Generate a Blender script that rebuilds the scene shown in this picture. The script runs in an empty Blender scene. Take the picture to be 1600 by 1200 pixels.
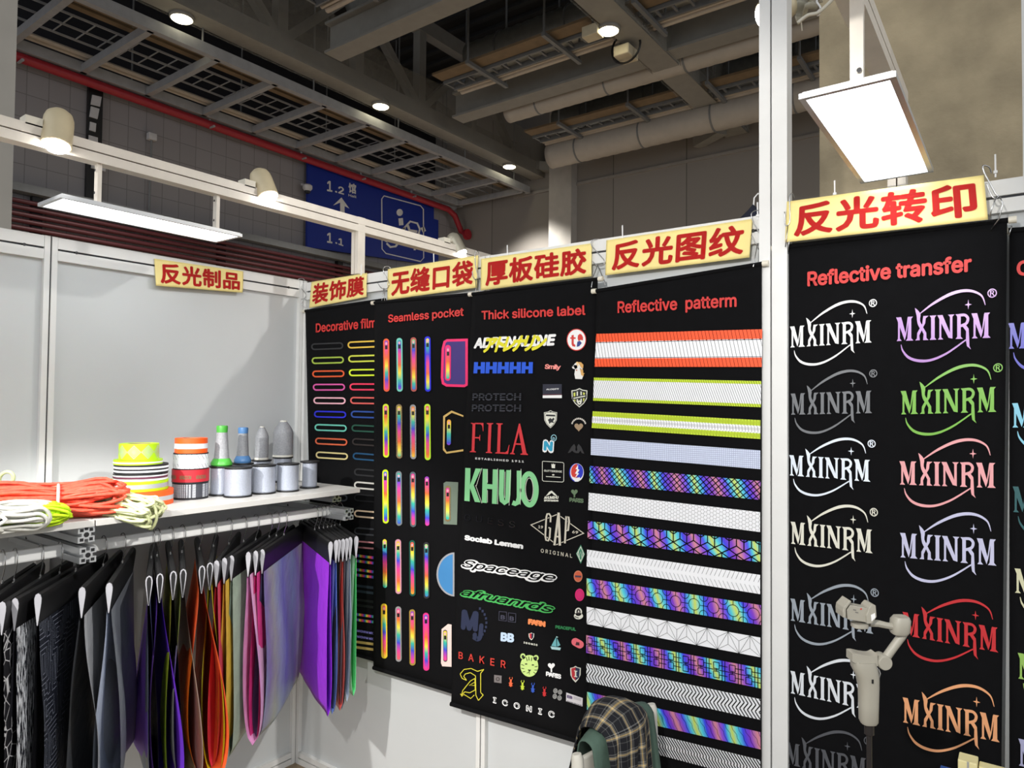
import bpy, bmesh, math, random
import numpy as np
from mathutils import Vector, Matrix
random.seed(7)
S = bpy.context.scene
COL = S.collection
# ---------------------------------------------------------------- camera
F, CX, CY, CZ, YA, PIT, RO = 1091.7, 3.030, -2.278, 1.854, .63376, .026675, .0093107
fw = np.array([-math.sin(YA)*math.cos(PIT), math.cos(YA)*math.cos(PIT), math.sin(PIT)])
r0 = np.array([math.cos(YA), math.sin(YA), 0.]); u0 = np.cross(r0, fw)
rt = r0*math.cos(RO)+u0*math.sin(RO); up = -r0*math.sin(RO)+u0*math.cos(RO)
CAM = np.array([CX, CY, CZ])
cd = bpy.data.cameras.new('camera'); cam = bpy.data.objects.new('camera', cd); COL.objects.link(cam)
cd.sensor_fit = 'HORIZONTAL'; cd.sensor_width = 36; cd.lens = F/1600*36; cd.clip_start = .05; cd.clip_end = 100
cam.matrix_world = Matrix(((rt[0], up[0], -fw[0], CX), (rt[1], up[1], -fw[1], CY), (rt[2], up[2], -fw[2], CZ), (0, 0, 0, 1)))
S.camera = cam
def at(px, py, x=None, y=None, z=None, t=None):
    """the point of a real plane (wall, shelf, floor height) that a measured photo position lies on"""
    d = fw+(px-800)/F*rt-(py-600)/F*up
    if x is not None: t = (x-CX)/d[0]
    if y is not None: t = (y-CY)/d[1]
    if z is not None: t = (z-CZ)/d[2]
    return CAM+t*d
def pj(P):
    d = np.array(P)-CAM; t = d@fw
    return 800+F*(d@rt)/t, 600-F*(d@up)/t
# ---------------------------------------------------------------- world, exposure
w = bpy.data.worlds.new('hall_light'); S.world = w; w.use_nodes = True
w.node_tree.nodes['Background'].inputs[0].default_value = (.91, .94, .97, 1)
w.node_tree.nodes['Background'].inputs[1].default_value = 1.12
S.view_settings.view_transform = 'Standard'; S.view_settings.look = 'None'
S.view_settings.exposure = 0.0; S.view_settings.gamma = 1; S.view_settings.use_curve_mapping = False
S.cycles.use_denoising = True
S.cycles.max_bounces = 6
LAMP = dict(panel=6.5, spot=8.0, left=175., front=165., key=290., back=75., lens=40.0, down=1000.0)
# ---------------------------------------------------------------- materials
MATS = {}
def lin(c):
    return tuple(((v/255+.055)/1.055)**2.4 if v/255 > .04045 else v/255/12.92 for v in c)
def nodes(name):
    m = bpy.data.materials.new(name); m.use_nodes = True
    nt = m.node_tree; return m, nt, nt.nodes['Principled BSDF'], nt.nodes, nt.links
def pm(name, rgb, rough=.55, metal=0., var=.06, scale=14., bump=0., bscale=60., trans=0., sheen=0.):
    """a surface colour with a slight procedural variation, optional bump"""
    if name in MATS: return MATS[name]
    m, nt, b, N, L = nodes(name); c = lin(rgb)
    tc = N.new('ShaderNodeTexCoord'); no = N.new('ShaderNodeTexNoise'); no.inputs['Scale'].default_value = scale
    no.inputs['Detail'].default_value = 4
    L.new(tc.outputs['Object'], no.inputs['Vector'])
    rp = N.new('ShaderNodeValToRGB'); L.new(no.outputs['Fac'], rp.inputs['Fac'])
    rp.color_ramp.elements[0].position = .3; rp.color_ramp.elements[1].position = .7
    rp.color_ramp.elements[0].color = (*[v*(1-var) for v in c], 1); rp.color_ramp.elements[1].color = (*[min(1, v*(1+var)) for v in c], 1)
    L.new(rp.outputs[0], b.inputs['Base Color'])
    b.inputs['Roughness'].default_value = rough; b.inputs['Metallic'].default_value = metal
    if sheen: b.inputs['Sheen Weight'].default_value = sheen
    if bump:
        n2 = N.new('ShaderNodeTexNoise'); n2.inputs['Scale'].default_value = bscale; n2.inputs['Detail'].default_value = 6
        L.new(tc.outputs['Object'], n2.inputs['Vector'])
        bp = N.new('ShaderNodeBump'); bp.inputs['Strength'].default_value = bump; bp.inputs['Distance'].default_value = .01
        L.new(n2.outputs['Fac'], bp.inputs['Height']); L.new(bp.outputs[0], b.inputs['Normal'])
    if trans:
        t = N.new('ShaderNodeBsdfTransparent'); mx = N.new('ShaderNodeMixShader'); mx.inputs[0].default_value = trans
        out = N['Material Output']; L.new(b.outputs[0], mx.inputs[1]); L.new(t.outputs[0], mx.inputs[2]); L.new(mx.outputs[0], out.inputs[0])
    MATS[name] = m; return m
def emit(name, rgb, strength):
    m, nt, b, N, L = nodes(name)
    e = N.new('ShaderNodeEmission'); e.inputs[0].default_value = (*rgb, 1); e.inputs[1].default_value = strength
    L.new(e.outputs[0], N['Material Output'].inputs[0]); return m
RAIN = [(0, (205, 220, 90)), (.12, (90, 215, 225)), (.26, (60, 70, 235)), (.42, (130, 60, 200)), (.56, (215, 140, 150)), (.68, (150, 80, 210)), (.8, (70, 90, 240)), (.9, (90, 210, 215)), (1, (205, 220, 90))]
HOT = [(0, (235, 70, 150)), (.2, (70, 70, 210)), (.38, (60, 190, 160)), (.55, (245, 225, 70)), (.75, (240, 110, 60)), (1, (235, 70, 150))]
HOLO = [(0, (128, 142, 158)), (.2, (112, 126, 166)), (.4, (142, 162, 168)), (.55, (152, 160, 142)), (.72, (128, 122, 158)), (.86, (118, 140, 158)), (1, (128, 142, 158))]
def rainbow(name, stops, axis, period, phase=0., warp=.25, rough=.35, metal=.0, slant=0., wscale=6.):
    """iridescent film: repeating hue bands along one direction"""
    m, nt, b, N, L = nodes(name)
    tc = N.new('ShaderNodeTexCoord'); sp = N.new('ShaderNodeSeparateXYZ'); L.new(tc.outputs['Object'], sp.inputs[0])
    no = N.new('ShaderNodeTexNoise'); no.inputs['Scale'].default_value = wscale; L.new(tc.outputs['Object'], no.inputs['Vector'])
    a = N.new('ShaderNodeMath'); a.operation = 'MULTIPLY_ADD'; L.new(sp.outputs[axis], a.inputs[0]); a.inputs[1].default_value = 1/period; a.inputs[2].default_value = phase
    sl = N.new('ShaderNodeMath'); sl.operation = 'MULTIPLY_ADD'; L.new(sp.outputs[2 if axis != 2 else 0], sl.inputs[0]); sl.inputs[1].default_value = slant/period; L.new(a.outputs[0], sl.inputs[2])
    ad = N.new('ShaderNodeMath'); ad.operation = 'MULTIPLY_ADD'; L.new(no.outputs['Fac'], ad.inputs[0]); ad.inputs[1].default_value = warp*4; L.new(sl.outputs[0], ad.inputs[2])
    fr = N.new('ShaderNodeMath'); fr.operation = 'FRACT'; L.new(ad.outputs[0], fr.inputs[0])
    rp = N.new('ShaderNodeValToRGB'); L.new(fr.outputs[0], rp.inputs[0]); el = rp.color_ramp.elements
    el[0].position = 0; el[0].color = (*lin(stops[0][1]), 1); el[1].position = 1; el[1].color = (*lin(stops[-1][1]), 1)
    for p, c in stops[1:-1]:
        e = el.new(p); e.color = (*lin(c), 1)
    L.new(rp.outputs[0], b.inputs['Base Color']); b.inputs['Roughness'].default_value = rough; b.inputs['Metallic'].default_value = metal
    return m
def two_sided(name, front, back, rough=.6, kind=None):
    """cloth with a face colour and a differently coloured reverse"""
    m, nt, b, N, L = nodes(name)
    g = N.new('ShaderNodeNewGeometry'); mx = N.new('ShaderNodeMix'); mx.data_type = 'RGBA'
    L.new(g.outputs['Backfacing'], mx.inputs['Factor'])
    tc = N.new('ShaderNodeTexCoord'); no = N.new('ShaderNodeTexNoise'); no.inputs['Scale'].default_value = 9; L.new(tc.outputs['Object'], no.inputs['Vector'])
    src = None
    if kind is None:
        rp = N.new('ShaderNodeValToRGB'); L.new(no.outputs['Fac'], rp.inputs[0]); c = lin(front)
        rp.color_ramp.elements[0].color = (*[v*.9 for v in c], 1); rp.color_ramp.elements[1].color = (*[min(1, v*1.1) for v in c], 1); src = rp.outputs[0]
    elif kind == 'holo':
        sp = N.new('ShaderNodeSeparateXYZ'); L.new(tc.outputs['Object'], sp.inputs[0])
        a = N.new('ShaderNodeMath'); a.operation = 'MULTIPLY_ADD'; L.new(sp.outputs[0], a.inputs[0]); a.inputs[1].default_value = 3.6; nn = N.new('ShaderNodeMath'); nn.operation = 'MULTIPLY'; L.new(no.outputs['Fac'], nn.inputs[0]); nn.inputs[1].default_value = .22; L.new(nn.outputs[0], a.inputs[2])
        fr = N.new('ShaderNodeMath'); fr.operation = 'FRACT'; L.new(a.outputs[0], fr.inputs[0])
        rp = N.new('ShaderNodeValToRGB'); L.new(fr.outputs[0], rp.inputs[0]); el = rp.color_ramp.elements
        el[0].color = (*lin(HOLO[0][1]), 1); el[1].color = (*lin(HOLO[-1][1]), 1)
        for p, c in HOLO[1:-1]: el.new(p).color = (*lin(c), 1)
        src = rp.outputs[0]
    elif kind == 'glitch':
        mp = N.new('ShaderNodeMapping'); mp.inputs['Scale'].default_value = (260, 260, 26); L.new(tc.outputs['Object'], mp.inputs[0])
        n2 = N.new('ShaderNodeTexNoise'); n2.inputs['Scale'].default_value = 1; n2.inputs['Detail'].default_value = 3; L.new(mp.outputs[0], n2.inputs['Vector'])
        rp = N.new('ShaderNodeValToRGB'); L.new(n2.outputs['Fac'], rp.inputs[0]); rp.color_ramp.interpolation = 'CONSTANT'
        rp.color_ramp.elements[0].color = (.012, .014, .02, 1); rp.color_ramp.elements[1].position = .5; rp.color_ramp.elements[1].color = (.62, .64, .68, 1); src = rp.outputs[0]
    elif kind == 'web':
        v = N.new('ShaderNodeTexVoronoi'); v.feature = 'DISTANCE_TO_EDGE'; v.inputs['Scale'].default_value = 26; L.new(tc.outputs['Object'], v.inputs['Vector'])
        rp = N.new('ShaderNodeValToRGB'); L.new(v.outputs['Distance'], rp.inputs[0]); rp.color_ramp.interpolation = 'CONSTANT'
        rp.color_ramp.elements[0].color = (.5, .5, .52, 1); rp.color_ramp.elements[1].position = .035; rp.color_ramp.elements[1].color = (.009, .009, .012, 1); src = rp.outputs[0]
    elif kind == 'circuit':
        mp = N.new('ShaderNodeMapping'); mp.inputs['Scale'].default_value = (10, 10, 6); L.new(tc.outputs['Object'], mp.inputs[0])
        wv = N.new('ShaderNodeTexVoronoi'); wv.distance = 'CHEBYCHEV'; wv.inputs['Scale'].default_value = 1.3; L.new(mp.outputs[0], wv.inputs['Vector'])
        a = N.new('ShaderNodeMath'); a.operation = 'MULTIPLY'; L.new(wv.outputs['Distance'], a.inputs[0]); a.inputs[1].default_value = 9
        fr = N.new('ShaderNodeMath'); fr.operation = 'FRACT'; L.new(a.outputs[0], fr.inputs[0])
        rp = N.new('ShaderNodeValToRGB'); L.new(fr.outputs[0], rp.inputs[0]); rp.color_ramp.interpolation = 'CONSTANT'
        rp.color_ramp.elements[0].color = (.22, .24, .30, 1); rp.color_ramp.elements[1].position = .12; rp.color_ramp.elements[1].color = (.010, .012, .020, 1)
        src = rp.outputs[0]
    L.new(src, mx.inputs['A']); mx.inputs['B'].default_value = (*lin(back), 1)
    L.new(mx.outputs['Result'], b.inputs['Base Color']); b.inputs['Roughness'].default_value = rough
    n3 = N.new('ShaderNodeTexNoise'); n3.inputs['Scale'].default_value = 14; n3.inputs['Detail'].default_value = 5; L.new(tc.outputs['Object'], n3.inputs['Vector'])
    bp = N.new('ShaderNodeBump'); bp.inputs['Strength'].default_value = .35; bp.inputs['Distance'].default_value = .02; L.new(n3.outputs['Fac'], bp.inputs['Height']); L.new(bp.outputs[0], b.inputs['Normal'])
    return m
def grid_mat(name, rgb, line, size, mortar, rough=.6, axes='yz', size2=None):
    """plain panels divided by thin seams"""
    m, nt, b, N, L = nodes(name)
    tc = N.new('ShaderNodeTexCoord'); sp = N.new('ShaderNodeSeparateXYZ'); L.new(tc.outputs['Object'], sp.inputs[0])
    cb = N.new('ShaderNodeCombineXYZ'); ix = {'x': 0, 'y': 1, 'z': 2}
    L.new(sp.outputs[ix[axes[0]]], cb.inputs[0]); L.new(sp.outputs[ix[axes[1]]], cb.inputs[1])
    br = N.new('ShaderNodeTexBrick'); br.offset = 0; br.inputs['Scale'].default_value = 1
    br.inputs['Brick Width'].default_value = size; br.inputs['Row Height'].default_value = size2 or size; br.inputs['Mortar Size'].default_value = mortar
    c = lin(rgb); br.inputs['Color1'].default_value = (*c, 1); br.inputs['Color2'].default_value = (*[v*.93 for v in c], 1); br.inputs['Mortar'].default_value = (*lin(line), 1)
    L.new(cb.outputs[0], br.inputs['Vector']); L.new(br.outputs['Color'], b.inputs['Base Color']); b.inputs['Roughness'].default_value = rough
    return m
# ---------------------------------------------------------------- mesh builder
class MB:
    def __init__(s): s.v = []; s.f = []; s.m = []; s.mi = 0
    def add(s, vs, fs):
        o = len(s.v); s.v += [tuple(map(float, p)) for p in vs]
        for f in fs: s.f.append([o+i for i in f]); s.m.append(s.mi)
    def box(s, c, d, X=None, Y=None, Z=None):
        c = np.array(c, float); X = np.array(X if X is not None else (1, 0, 0), float); Y = np.array(Y if Y is not None else (0, 1, 0), float)
        Z = np.array(Z, float) if Z is not None else np.cross(X, Y)
        vs = [c+X*d[0]/2*i+Y*d[1]/2*j+Z*d[2]/2*k for k in (-1, 1) for j in (-1, 1) for i in (-1, 1)]
        s.add(vs, [(0, 2, 3, 1), (4, 5, 7, 6), (0, 1, 5, 4), (2, 6, 7, 3), (0, 4, 6, 2), (1, 3, 7, 5)]); return s
    def bar(s, a, b, w, h, upv=(0, 0, 1)):
        a = np.array(a, float); b = np.array(b, float); X = b-a; l = np.linalg.norm(X); X = X/l; U = np.array(upv, float)
        Y = np.cross(U, X); Y /= np.linalg.norm(Y); Z = np.cross(X, Y); return s.box((a+b)/2, (l, w, h), X, Y, Z)
    def tube(s, pts, r, n=8, closed=False, caps=True):
        P = [np.array(p, float) for p in pts]; k = len(P); R = r if hasattr(r, '__len__') else [r]*k
        rings = []; prev = None
        for i in range(k):
            if closed: T = P[(i+1) % k]-P[i-1]
            else: T = P[min(i+1, k-1)]-P[max(i-1, 0)]
            l = np.linalg.norm(T); T = T/(l if l > 1e-9 else 1)
            if prev is None:
                A = np.array((0, 0, 1.)) if abs(T[2]) < .9 else np.array((1., 0, 0)); A = A-T*(A@T)
            else: A = prev-T*(prev@T)
            A /= max(np.linalg.norm(A), 1e-9); prev = A; B = np.cross(T, A)
            rings.append([P[i]+R[i]*(A*math.cos(2*math.pi*j/n)+B*math.sin(2*math.pi*j/n)) for j in range(n)])
        vs = [p for rg in rings for p in rg]; fs = []
        for i in range(k if closed else k-1):
            a = i*n; b = ((i+1) % k)*n
            for j in range(n): fs.append((a+j, a+(j+1) % n, b+(j+1) % n, b+j))
        if caps and not closed: fs += [tuple(range(n))[::-1], tuple(range((k-1)*n, k*n))]
        s.add(vs, fs); return s
    def cyl(s, a, b, r, n=20, r2=None): return s.tube([a, b], [r, r if r2 is None else r2], n)
    def lathe(s, c, prof, n=32, ax=(0, 0, 1)):
        c = np.array(c, float); Z = np.array(ax, float); Z /= np.linalg.norm(Z); A = np.array((1., 0, 0)) if abs(Z[0]) < .9 else np.array((0, 1., 0))
        A = A-Z*(A@Z); A /= np.linalg.norm(A); B = np.cross(Z, A); vs = []; fs = []; k = len(prof)
        for r, h in prof:
            for j in range(n): vs.append(c+Z*h+r*(A*math.cos(2*math.pi*j/n)+B*math.sin(2*math.pi*j/n)))
        for i in range(k-1):
            for j in range(n): fs.append((i*n+j, i*n+(j+1) % n, (i+1)*n+(j+1) % n, (i+1)*n+j))
        if prof[0][0] > 1e-6: fs.append(tuple(range(n))[::-1])
        if prof[-1][0] > 1e-6: fs.append(tuple(range((k-1)*n, k*n)))
        s.add(vs, fs); return s
    def prism(s, poly, off):
        """poly: ring of 3d points, extruded by off"""
        off = np.array(off, float); n = len(poly); P = [np.array(p, float) for p in poly]
        s.add(P+[p+off for p in P], [tuple(range(n)), tuple(range(n, 2*n))[::-1]]+[(i, i+n, (i+1) % n+n, (i+1) % n) for i in range(n)]); return s
    def ngon(s, poly): s.add(poly, [tuple(range(len(poly)))]); return s
    def grid(s, fn, nu, nv):
        vs = [fn(i/nu, j/nv) for j in range(nv+1) for i in range(nu+1)]
        s.add(vs, [(j*(nu+1)+i, j*(nu+1)+i+1, (j+1)*(nu+1)+i+1, (j+1)*(nu+1)+i) for j in range(nv) for i in range(nu)]); return s
def wloc(o):
    p = np.zeros(3)
    while o is not None: p = p+np.array(o.location); o = o.parent
    return p
def part(name, mb, mat, parent=None, smooth=False, label=None, solid=0, bevel=0, origin=None):
    me = bpy.data.meshes.new(name)
    if origin is not None: base = np.array(origin, float)
    elif parent is not None: base = wloc(parent)
    elif len(mb.v): V = np.array(mb.v); base = np.array([V[:, 0].mean(), V[:, 1].mean(), V[:, 2].min()])
    V = [tuple(np.array(p)-base) for p in mb.v]
    me.from_pydata(V, [], mb.f)
    for m in (mat if isinstance(mat, (list, tuple)) else [mat]): me.materials.append(m)
    me.polygons.foreach_set('material_index', mb.m)
    if smooth: me.polygons.foreach_set('use_smooth', [True]*len(me.polygons))
    me.update()
    o = bpy.data.objects.new(name, me); COL.objects.link(o)
    if parent is not None:
        o.parent = parent; o.location = tuple(base-wloc(parent))
    else: o.location = tuple(base)
    if smooth and smooth != 'all':
        try: me.set_sharp_from_angle(angle=math.radians(40))
        except Exception: pass
    if solid:
        sm = o.modifiers.new('thickness', 'SOLIDIFY'); sm.thickness = solid; sm.offset = 0
    if bevel:
        bv = o.modifiers.new('edge', 'BEVEL'); bv.width = bevel; bv.segments = 2; bv.limit_method = 'ANGLE'
    if label: o['label'] = label
    return o
def tag(o, label=None, cat=None, group=None, kind=None):
    if label: o['label'] = label
    if cat: o['category'] = cat
    if group: o['group'] = group
    if kind: o['kind'] = kind
    return o
def thing(name, loc, label, cat, group=None, kind=None):
    o = bpy.data.objects.new(name, None); COL.objects.link(o); o.location = tuple(map(float, loc)); o.empty_display_size = .05
    return tag(o, label, cat, group, kind)
# ---------------------------------------------------------------- text
import os
def ship_font(n):
    try: return bpy.data.fonts.load(os.path.join(bpy.utils.system_resource('DATAFILES'), 'fonts', n))     # typefaces that ship with Blender itself
    except Exception: return None
FONT, FONTC = ship_font('Inter.woff2'), ship_font('Noto Sans CJK Regular.woff2')
def text_raw(s, bold=0., space=1., shear=0.):
    """flat letters; weight is added by laying shifted copies of the outline over each other"""
    c = bpy.data.curves.new('lettering', 'FONT'); c.body = s; c.size = 1
    f = FONTC if any(ord(ch) > 0x2fff for ch in s) else FONT
    if f: c.font = f
    c.space_character = space; c.shear = shear; c.fill_mode = 'FRONT'; c.resolution_u = 3
    o = bpy.data.objects.new('lettering', c); COL.objects.link(o)
    dg = bpy.context.evaluated_depsgraph_get(); dg.update(); me = bpy.data.meshes.new_from_object(o.evaluated_get(dg))
    V = np.array([v.co[:] for v in me.vertices]) if len(me.vertices) else np.zeros((0, 3)); Fc = [tuple(p.vertices) for p in me.polygons]
    bpy.data.objects.remove(o); bpy.data.meshes.remove(me); bpy.data.curves.remove(c)
    if bold > .004 and len(V):
        n = len(V); VV = [V]; FF = list(Fc)
        for k in range(8):
            a = math.pi/4*k; VV.append(V+np.array((bold*math.cos(a), bold*math.sin(a), 4e-5*(k+1)))); FF += [tuple(i+n*(k+1) for i in p) for p in Fc]
        V = np.vstack(VV); Fc = FF
    return V, Fc
def text_quad(mb, s, P0, P1, Pt, bold=.02, space=1., shear=0., lift=0., cjk=False, cap=.727):
    """letters between baseline ends P0 and P1, cap height P0->Pt"""
    V, Fc = text_raw(s, bold, space, shear)
    if not len(V): return mb
    P0, P1, Pt = map(np.array, (P0, P1, Pt)); x0, x1 = V[:, 0].min(), V[:, 0].max()
    if cjk: y0 = V[:, 1].min(); h = V[:, 1].max()-y0
    else: y0 = 0; h = cap
    U = P1-P0; W = Pt-P0; n = np.cross(U, W); n = n/np.linalg.norm(n)
    mb.add([P0+U*((v[0]-x0)/(x1-x0))+W*((v[1]-y0)/h)+n*(lift+v[2]) for v in V], Fc); return mb
# ---------------------------------------------------------------- common materials
M_white = pm('white_frame', (226, 226, 224), .42, 0, .02)
M_panel = pm('white_panel', (202, 205, 206), .6, 0, .025, 2.5, .03, 30)
M_slot = pm('dark_slot', (60, 62, 68), .7)
M_shelfw = pm('shelf_board', (196, 195, 192), .45, 0, .03, 6)
M_alu = pm('aluminium', (200, 202, 204), .38, .6, .03)
M_black = pm('black_cloth', (11, 11, 13), .95, 0, .12, 30, .04, 400)
M_black.node_tree.nodes['Principled BSDF'].inputs['Specular IOR Level'].default_value = .15
M_blackp = pm('black_plastic', (22, 22, 24), .45)
M_steel = pm('steel_wire', (190, 190, 190), .25, .95)
M_red = pm('red_print', (206, 44, 40), .55)
M_wht = pm('white_print', (236, 236, 236), .5, 0, .02)
M_refl = pm('reflective_white', (242, 243, 247), .3, 0, .02)
M_line = pm('black_line', (9, 9, 11), .9)
M_line.node_tree.nodes['Principled BSDF'].inputs['Specular IOR Level'].default_value = .15
M_capw = pm('cream_plastic', (222, 216, 200), .5)
# ---------------------------------------------------------------- booth shell
def structure(name, mb, mat, parent=None, **k):
    o = part(name, mb, mat, parent, **k)
    if parent is None: o['kind'] = 'structure'
    return o
ZT = 2.48
fl = MB(); fl.box((0, 2, -.05), (40, 30, .1)); structure('floor', fl, pm('hall_floor', (150, 132, 108), .7, 0, .12, 6, .05, 80))
def wall_run(name, org, d, n, posts, z=ZT):
    """exhibition wall: panels, top and base rails with a slot, uprights; org corner, d along, n into the booth"""
    org = np.array(org, float); d = np.array(d, float); n = np.array(n, float); Zv = np.array((0, 0, 1.))
    root = bpy.data.objects.new(name, None); COL.objects.link(root); root.location = tuple(org); root['kind'] = 'structure'
    def bx(mb, a, b, z0, z1, d0, d1):
        c = org+d*(a+b)/2+n*(d0+d1)/2+Zv*(z0+z1)/2; mb.box(c, (b-a, d1-d0, z1-z0), d, n, Zv)
    for a, b in zip(posts[:-1], posts[1:]):
        p = MB(); bx(p, a+.02, b-.02, .05, z-.08, -.028, -.020); part('panel', p, M_panel, root)
        t = MB(); bx(t, a+.024, b-.024, z-.09, z-.052, -.03, 0); bx(t, a+.024, b-.024, z-.044, z-.0005, -.03, 0); bx(t, a+.024, b-.024, z-.052, z-.044, -.03, -.012); t.mi = 1
        bx(t, a+.024, b-.024, z-.052, z-.044, -.012, -.010); t.mi = 2
        for q in (a+.09, b-.09): t.cyl(org+d*q+Zv*(z-.048)-n*.012, org+d*q+Zv*(z-.048)+n*.001, .006, 12)
        part('top_rail', t, [M_white, M_slot, M_blackp], root)
        t = MB(); bx(t, a+.024, b-.024, .0, .028, -.03, 0); bx(t, a+.024, b-.024, .034, .06, -.03, 0); t.mi = 1; bx(t, a+.024, b-.024, .028, .034, -.03, -.010)
        part('base_rail', t, [M_white, M_slot], root)
    for q in posts:
        p = MB(); bx(p, q-.023, q-.003, 0, z, -.03, .001); bx(p, q+.003, q+.023, 0, z, -.03, .001); p.mi = 1; bx(p, q-.003, q+.003, 0, z-.0004, -.03, -.006)
        part('upright', p, [M_white, M_slot], root)
    return root
wall_run('wall_left', (0, 0, 0), (0, -1, 0), (1, 0, 0), [0, 1.171, 2.36, 3.55])
wall_run('wall_back', (0, 0, 0), (1, 0, 0), (0, -1, 0), [0, 1.212, 2.412, 3.62], 2.467)
tp = MB(); tp.box((2.375, -.028, 1.65), (.034, .056, 3.3)); tp.box((2.420, -.028, 1.65), (.046, .056, 3.3)); tp.mi = 1; tp.box((2.3945, -.02, 1.65), (.005, .036, 3.3))
structure('trim_1', tp, [M_white, M_slot])
tp = MB(); tp.box((3.05, .06, 1.65), (.04, .05, 3.3)); tp.box((3.094, .06, 1.65), (.04, .05, 3.3)); structure('trim_2', tp, M_white)
# ---------------------------------------------------------------- light beams, panels, spotlights
M_beam = pm('beam_white', (222, 214, 202), .4)
def beam(x, y0, y1, z0, z1, label, post_y=None, post_z=2.48):
    r = thing('lighting_beam', (x, y0, z0), label, 'beam')
    b = MB(); h = (z1-z0-.005)/2
    b.box((x, (y0+y1)/2, z0+h/2), (.05, y1-y0, h)); b.box((x, (y0+y1)/2, z1-h/2), (.05, y1-y0, h)); b.mi = 1; b.box((x, (y0+y1)/2, (z0+z1)/2), (.028, y1-y0-.002, .006)); part('profile', b, [M_beam, M_slot], r)
    if post_y is not None:
        p = MB(); p.box((x-.013, post_y, (post_z+z1)/2), (.022, .045, z1-post_z+.004)); p.box((x+.013, post_y, (post_z+z1)/2), (.022, .045, z1-post_z+.004)); part('post', p, M_beam, r)
    return r
beam(.385, -3.2, 2.6, 2.685, 2.755, 'white aluminium beam over the left wall with two lit spotlights', .03)
beam(2.728, -3.2, .1, 2.735, 2.80, 'white aluminium beam above the lamp panel at the grey concrete column', .07)
M_glow = emit('panel_glow', (.94, .98, 1.0), LAMP['panel'])
def lamp_panel(x0, x1, y0, y1, z, hx, hys, hz, label):
    r = thing('panel_lamp', ((x0+x1)/2, (y0+y1)/2, z), label, 'lamp', 'flat panel lamps over the booth')
    t = .012; f = MB()
    f.box(((x0+x1)/2, (y0+y1)/2, z+.014), (x1-x0, y1-y0, .004))
    for xx in (x0, x1): f.box((xx, (y0+y1)/2, z+.006), (t, y1-y0+t, .012))
    for yy in (y0, y1): f.box(((x0+x1)/2, yy, z+.006), (x1-x0-t, t, .012))
    part('frame', f, M_alu, r)
    d = MB(); d.box(((x0+x1)/2, (y0+y1)/2, z+.006), (x1-x0-t-.006, y1-y0-t-.006, .003)); part('diffuser', d, M_glow, r)
    for hy in hys:
        h = MB(); h.bar((hx, hy, z+.016), (hx, hy, hz), .026, .014, (0, 1, 0)); h.mi = 1
        for zz in (z+.05, hz-.03): h.cyl((hx+.006, hy-.014, zz), (hx+.006, hy-.0135, zz), .005, 10)
        part('hanger', h, [M_beam, M_blackp], r)
lamp_panel(.235, .415, -1.295, -.63, 2.53, [.385][0], [-1.17, -.72], 2.69, 'long flat lamp panel lit white, hanging over the left wall')
lamp_panel(2.655, 2.825, -.74, -.06, 2.50, 2.752, [-.69], 2.74, 'flat lamp panel lit white in front of the concrete column')
M_lens = emit('spot_lens', (1, .98, .95), LAMP['lens'])
M_spotb = pm('spotlight_beige', (206, 192, 160), .35, .1)
M_spots = pm('spotlight_steel', (196, 190, 172), .3, .5)
def spotlight(lens, d, label, mat, clamp, energy=None, r=.046, L=.125, cone=95):
    lens = np.array(lens, float); d = np.array(d, float); d /= np.linalg.norm(d); back = lens-d*L
    t = thing('spotlight', lens, label, 'spotlight', 'cylindrical spotlights on the beams')
    b = MB(); b.lathe(back, [(.0, -.012), (r*.55, -.010), (r*.86, .004), (r*.97, .02), (r, .04), (r, L-.002), (r*.9, L), (r*.88, L-.012)], 28, d); part('housing', b, mat, t, smooth=True)
    l = MB(); l.lathe(lens-d*.012, [(r*.87, -.002), (r*.87, .006), (r*.8, .018), (r*.5, .028), (0, .032)], 24, d); part('lens', l, M_lens, t)
    k = MB(); m_ = (back+lens)/2; cl = np.array(clamp, float); k.tube([m_-d*.02, (m_+cl)/2+np.array((0, 0, .012)), cl], .007, 8); k.box(cl, (.05, .05, .03)); part('clamp', k, M_capw, t)
    c = MB(); c.tube([back, back+np.array((.0, .02, .02)), cl+np.array((0, .06, .03)), cl+np.array((.0, .12, .0)), cl+np.array((0, .14, -.04))], .003, 6); part('cable', c, M_capw, t)
    if energy:
        ld = bpy.data.lights.new('spot_bulb', 'SPOT'); ld.energy = energy; ld.spot_size = math.radians(cone); ld.spot_blend = .35; ld.shadow_soft_size = .03; ld.color = (1, .97, .92)
        lo = bpy.data.objects.new('spot_bulb', ld); COL.objects.link(lo); lo.location = tuple(lens+d*.03); lo.rotation_euler = Vector(d).to_track_quat('-Z', 'Y').to_euler()
spotlight((.42, -1.318, 2.700), (.26, -.16, -1), 'beige cylindrical spotlight shining down, nearest the hall column', M_spotb, (.385, -1.38, 2.765), LAMP['spot'])
spotlight((.42, -.505, 2.725), (.46, .08, -.9), 'beige spotlight shining down, just left of the blue hall sign', M_spotb, (.385, -.585, 2.765), LAMP['spot'])
spotlight((.41, .775, 2.712), (.46, .12, -.85), 'steel spotlight rising behind the back wall in front of the blue sign', M_spots, (.385, .66, 2.765), LAMP['spot'], .042, .12)
P4 = at(1192, 26, y=.80)
spotlight(P4, (-.62, -.52, -.42), 'bright spotlight half hidden behind the tall white post', M_spotb, P4+np.array((.1, .12, .06)), LAMP['back'], .06, .14, 75)
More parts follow.
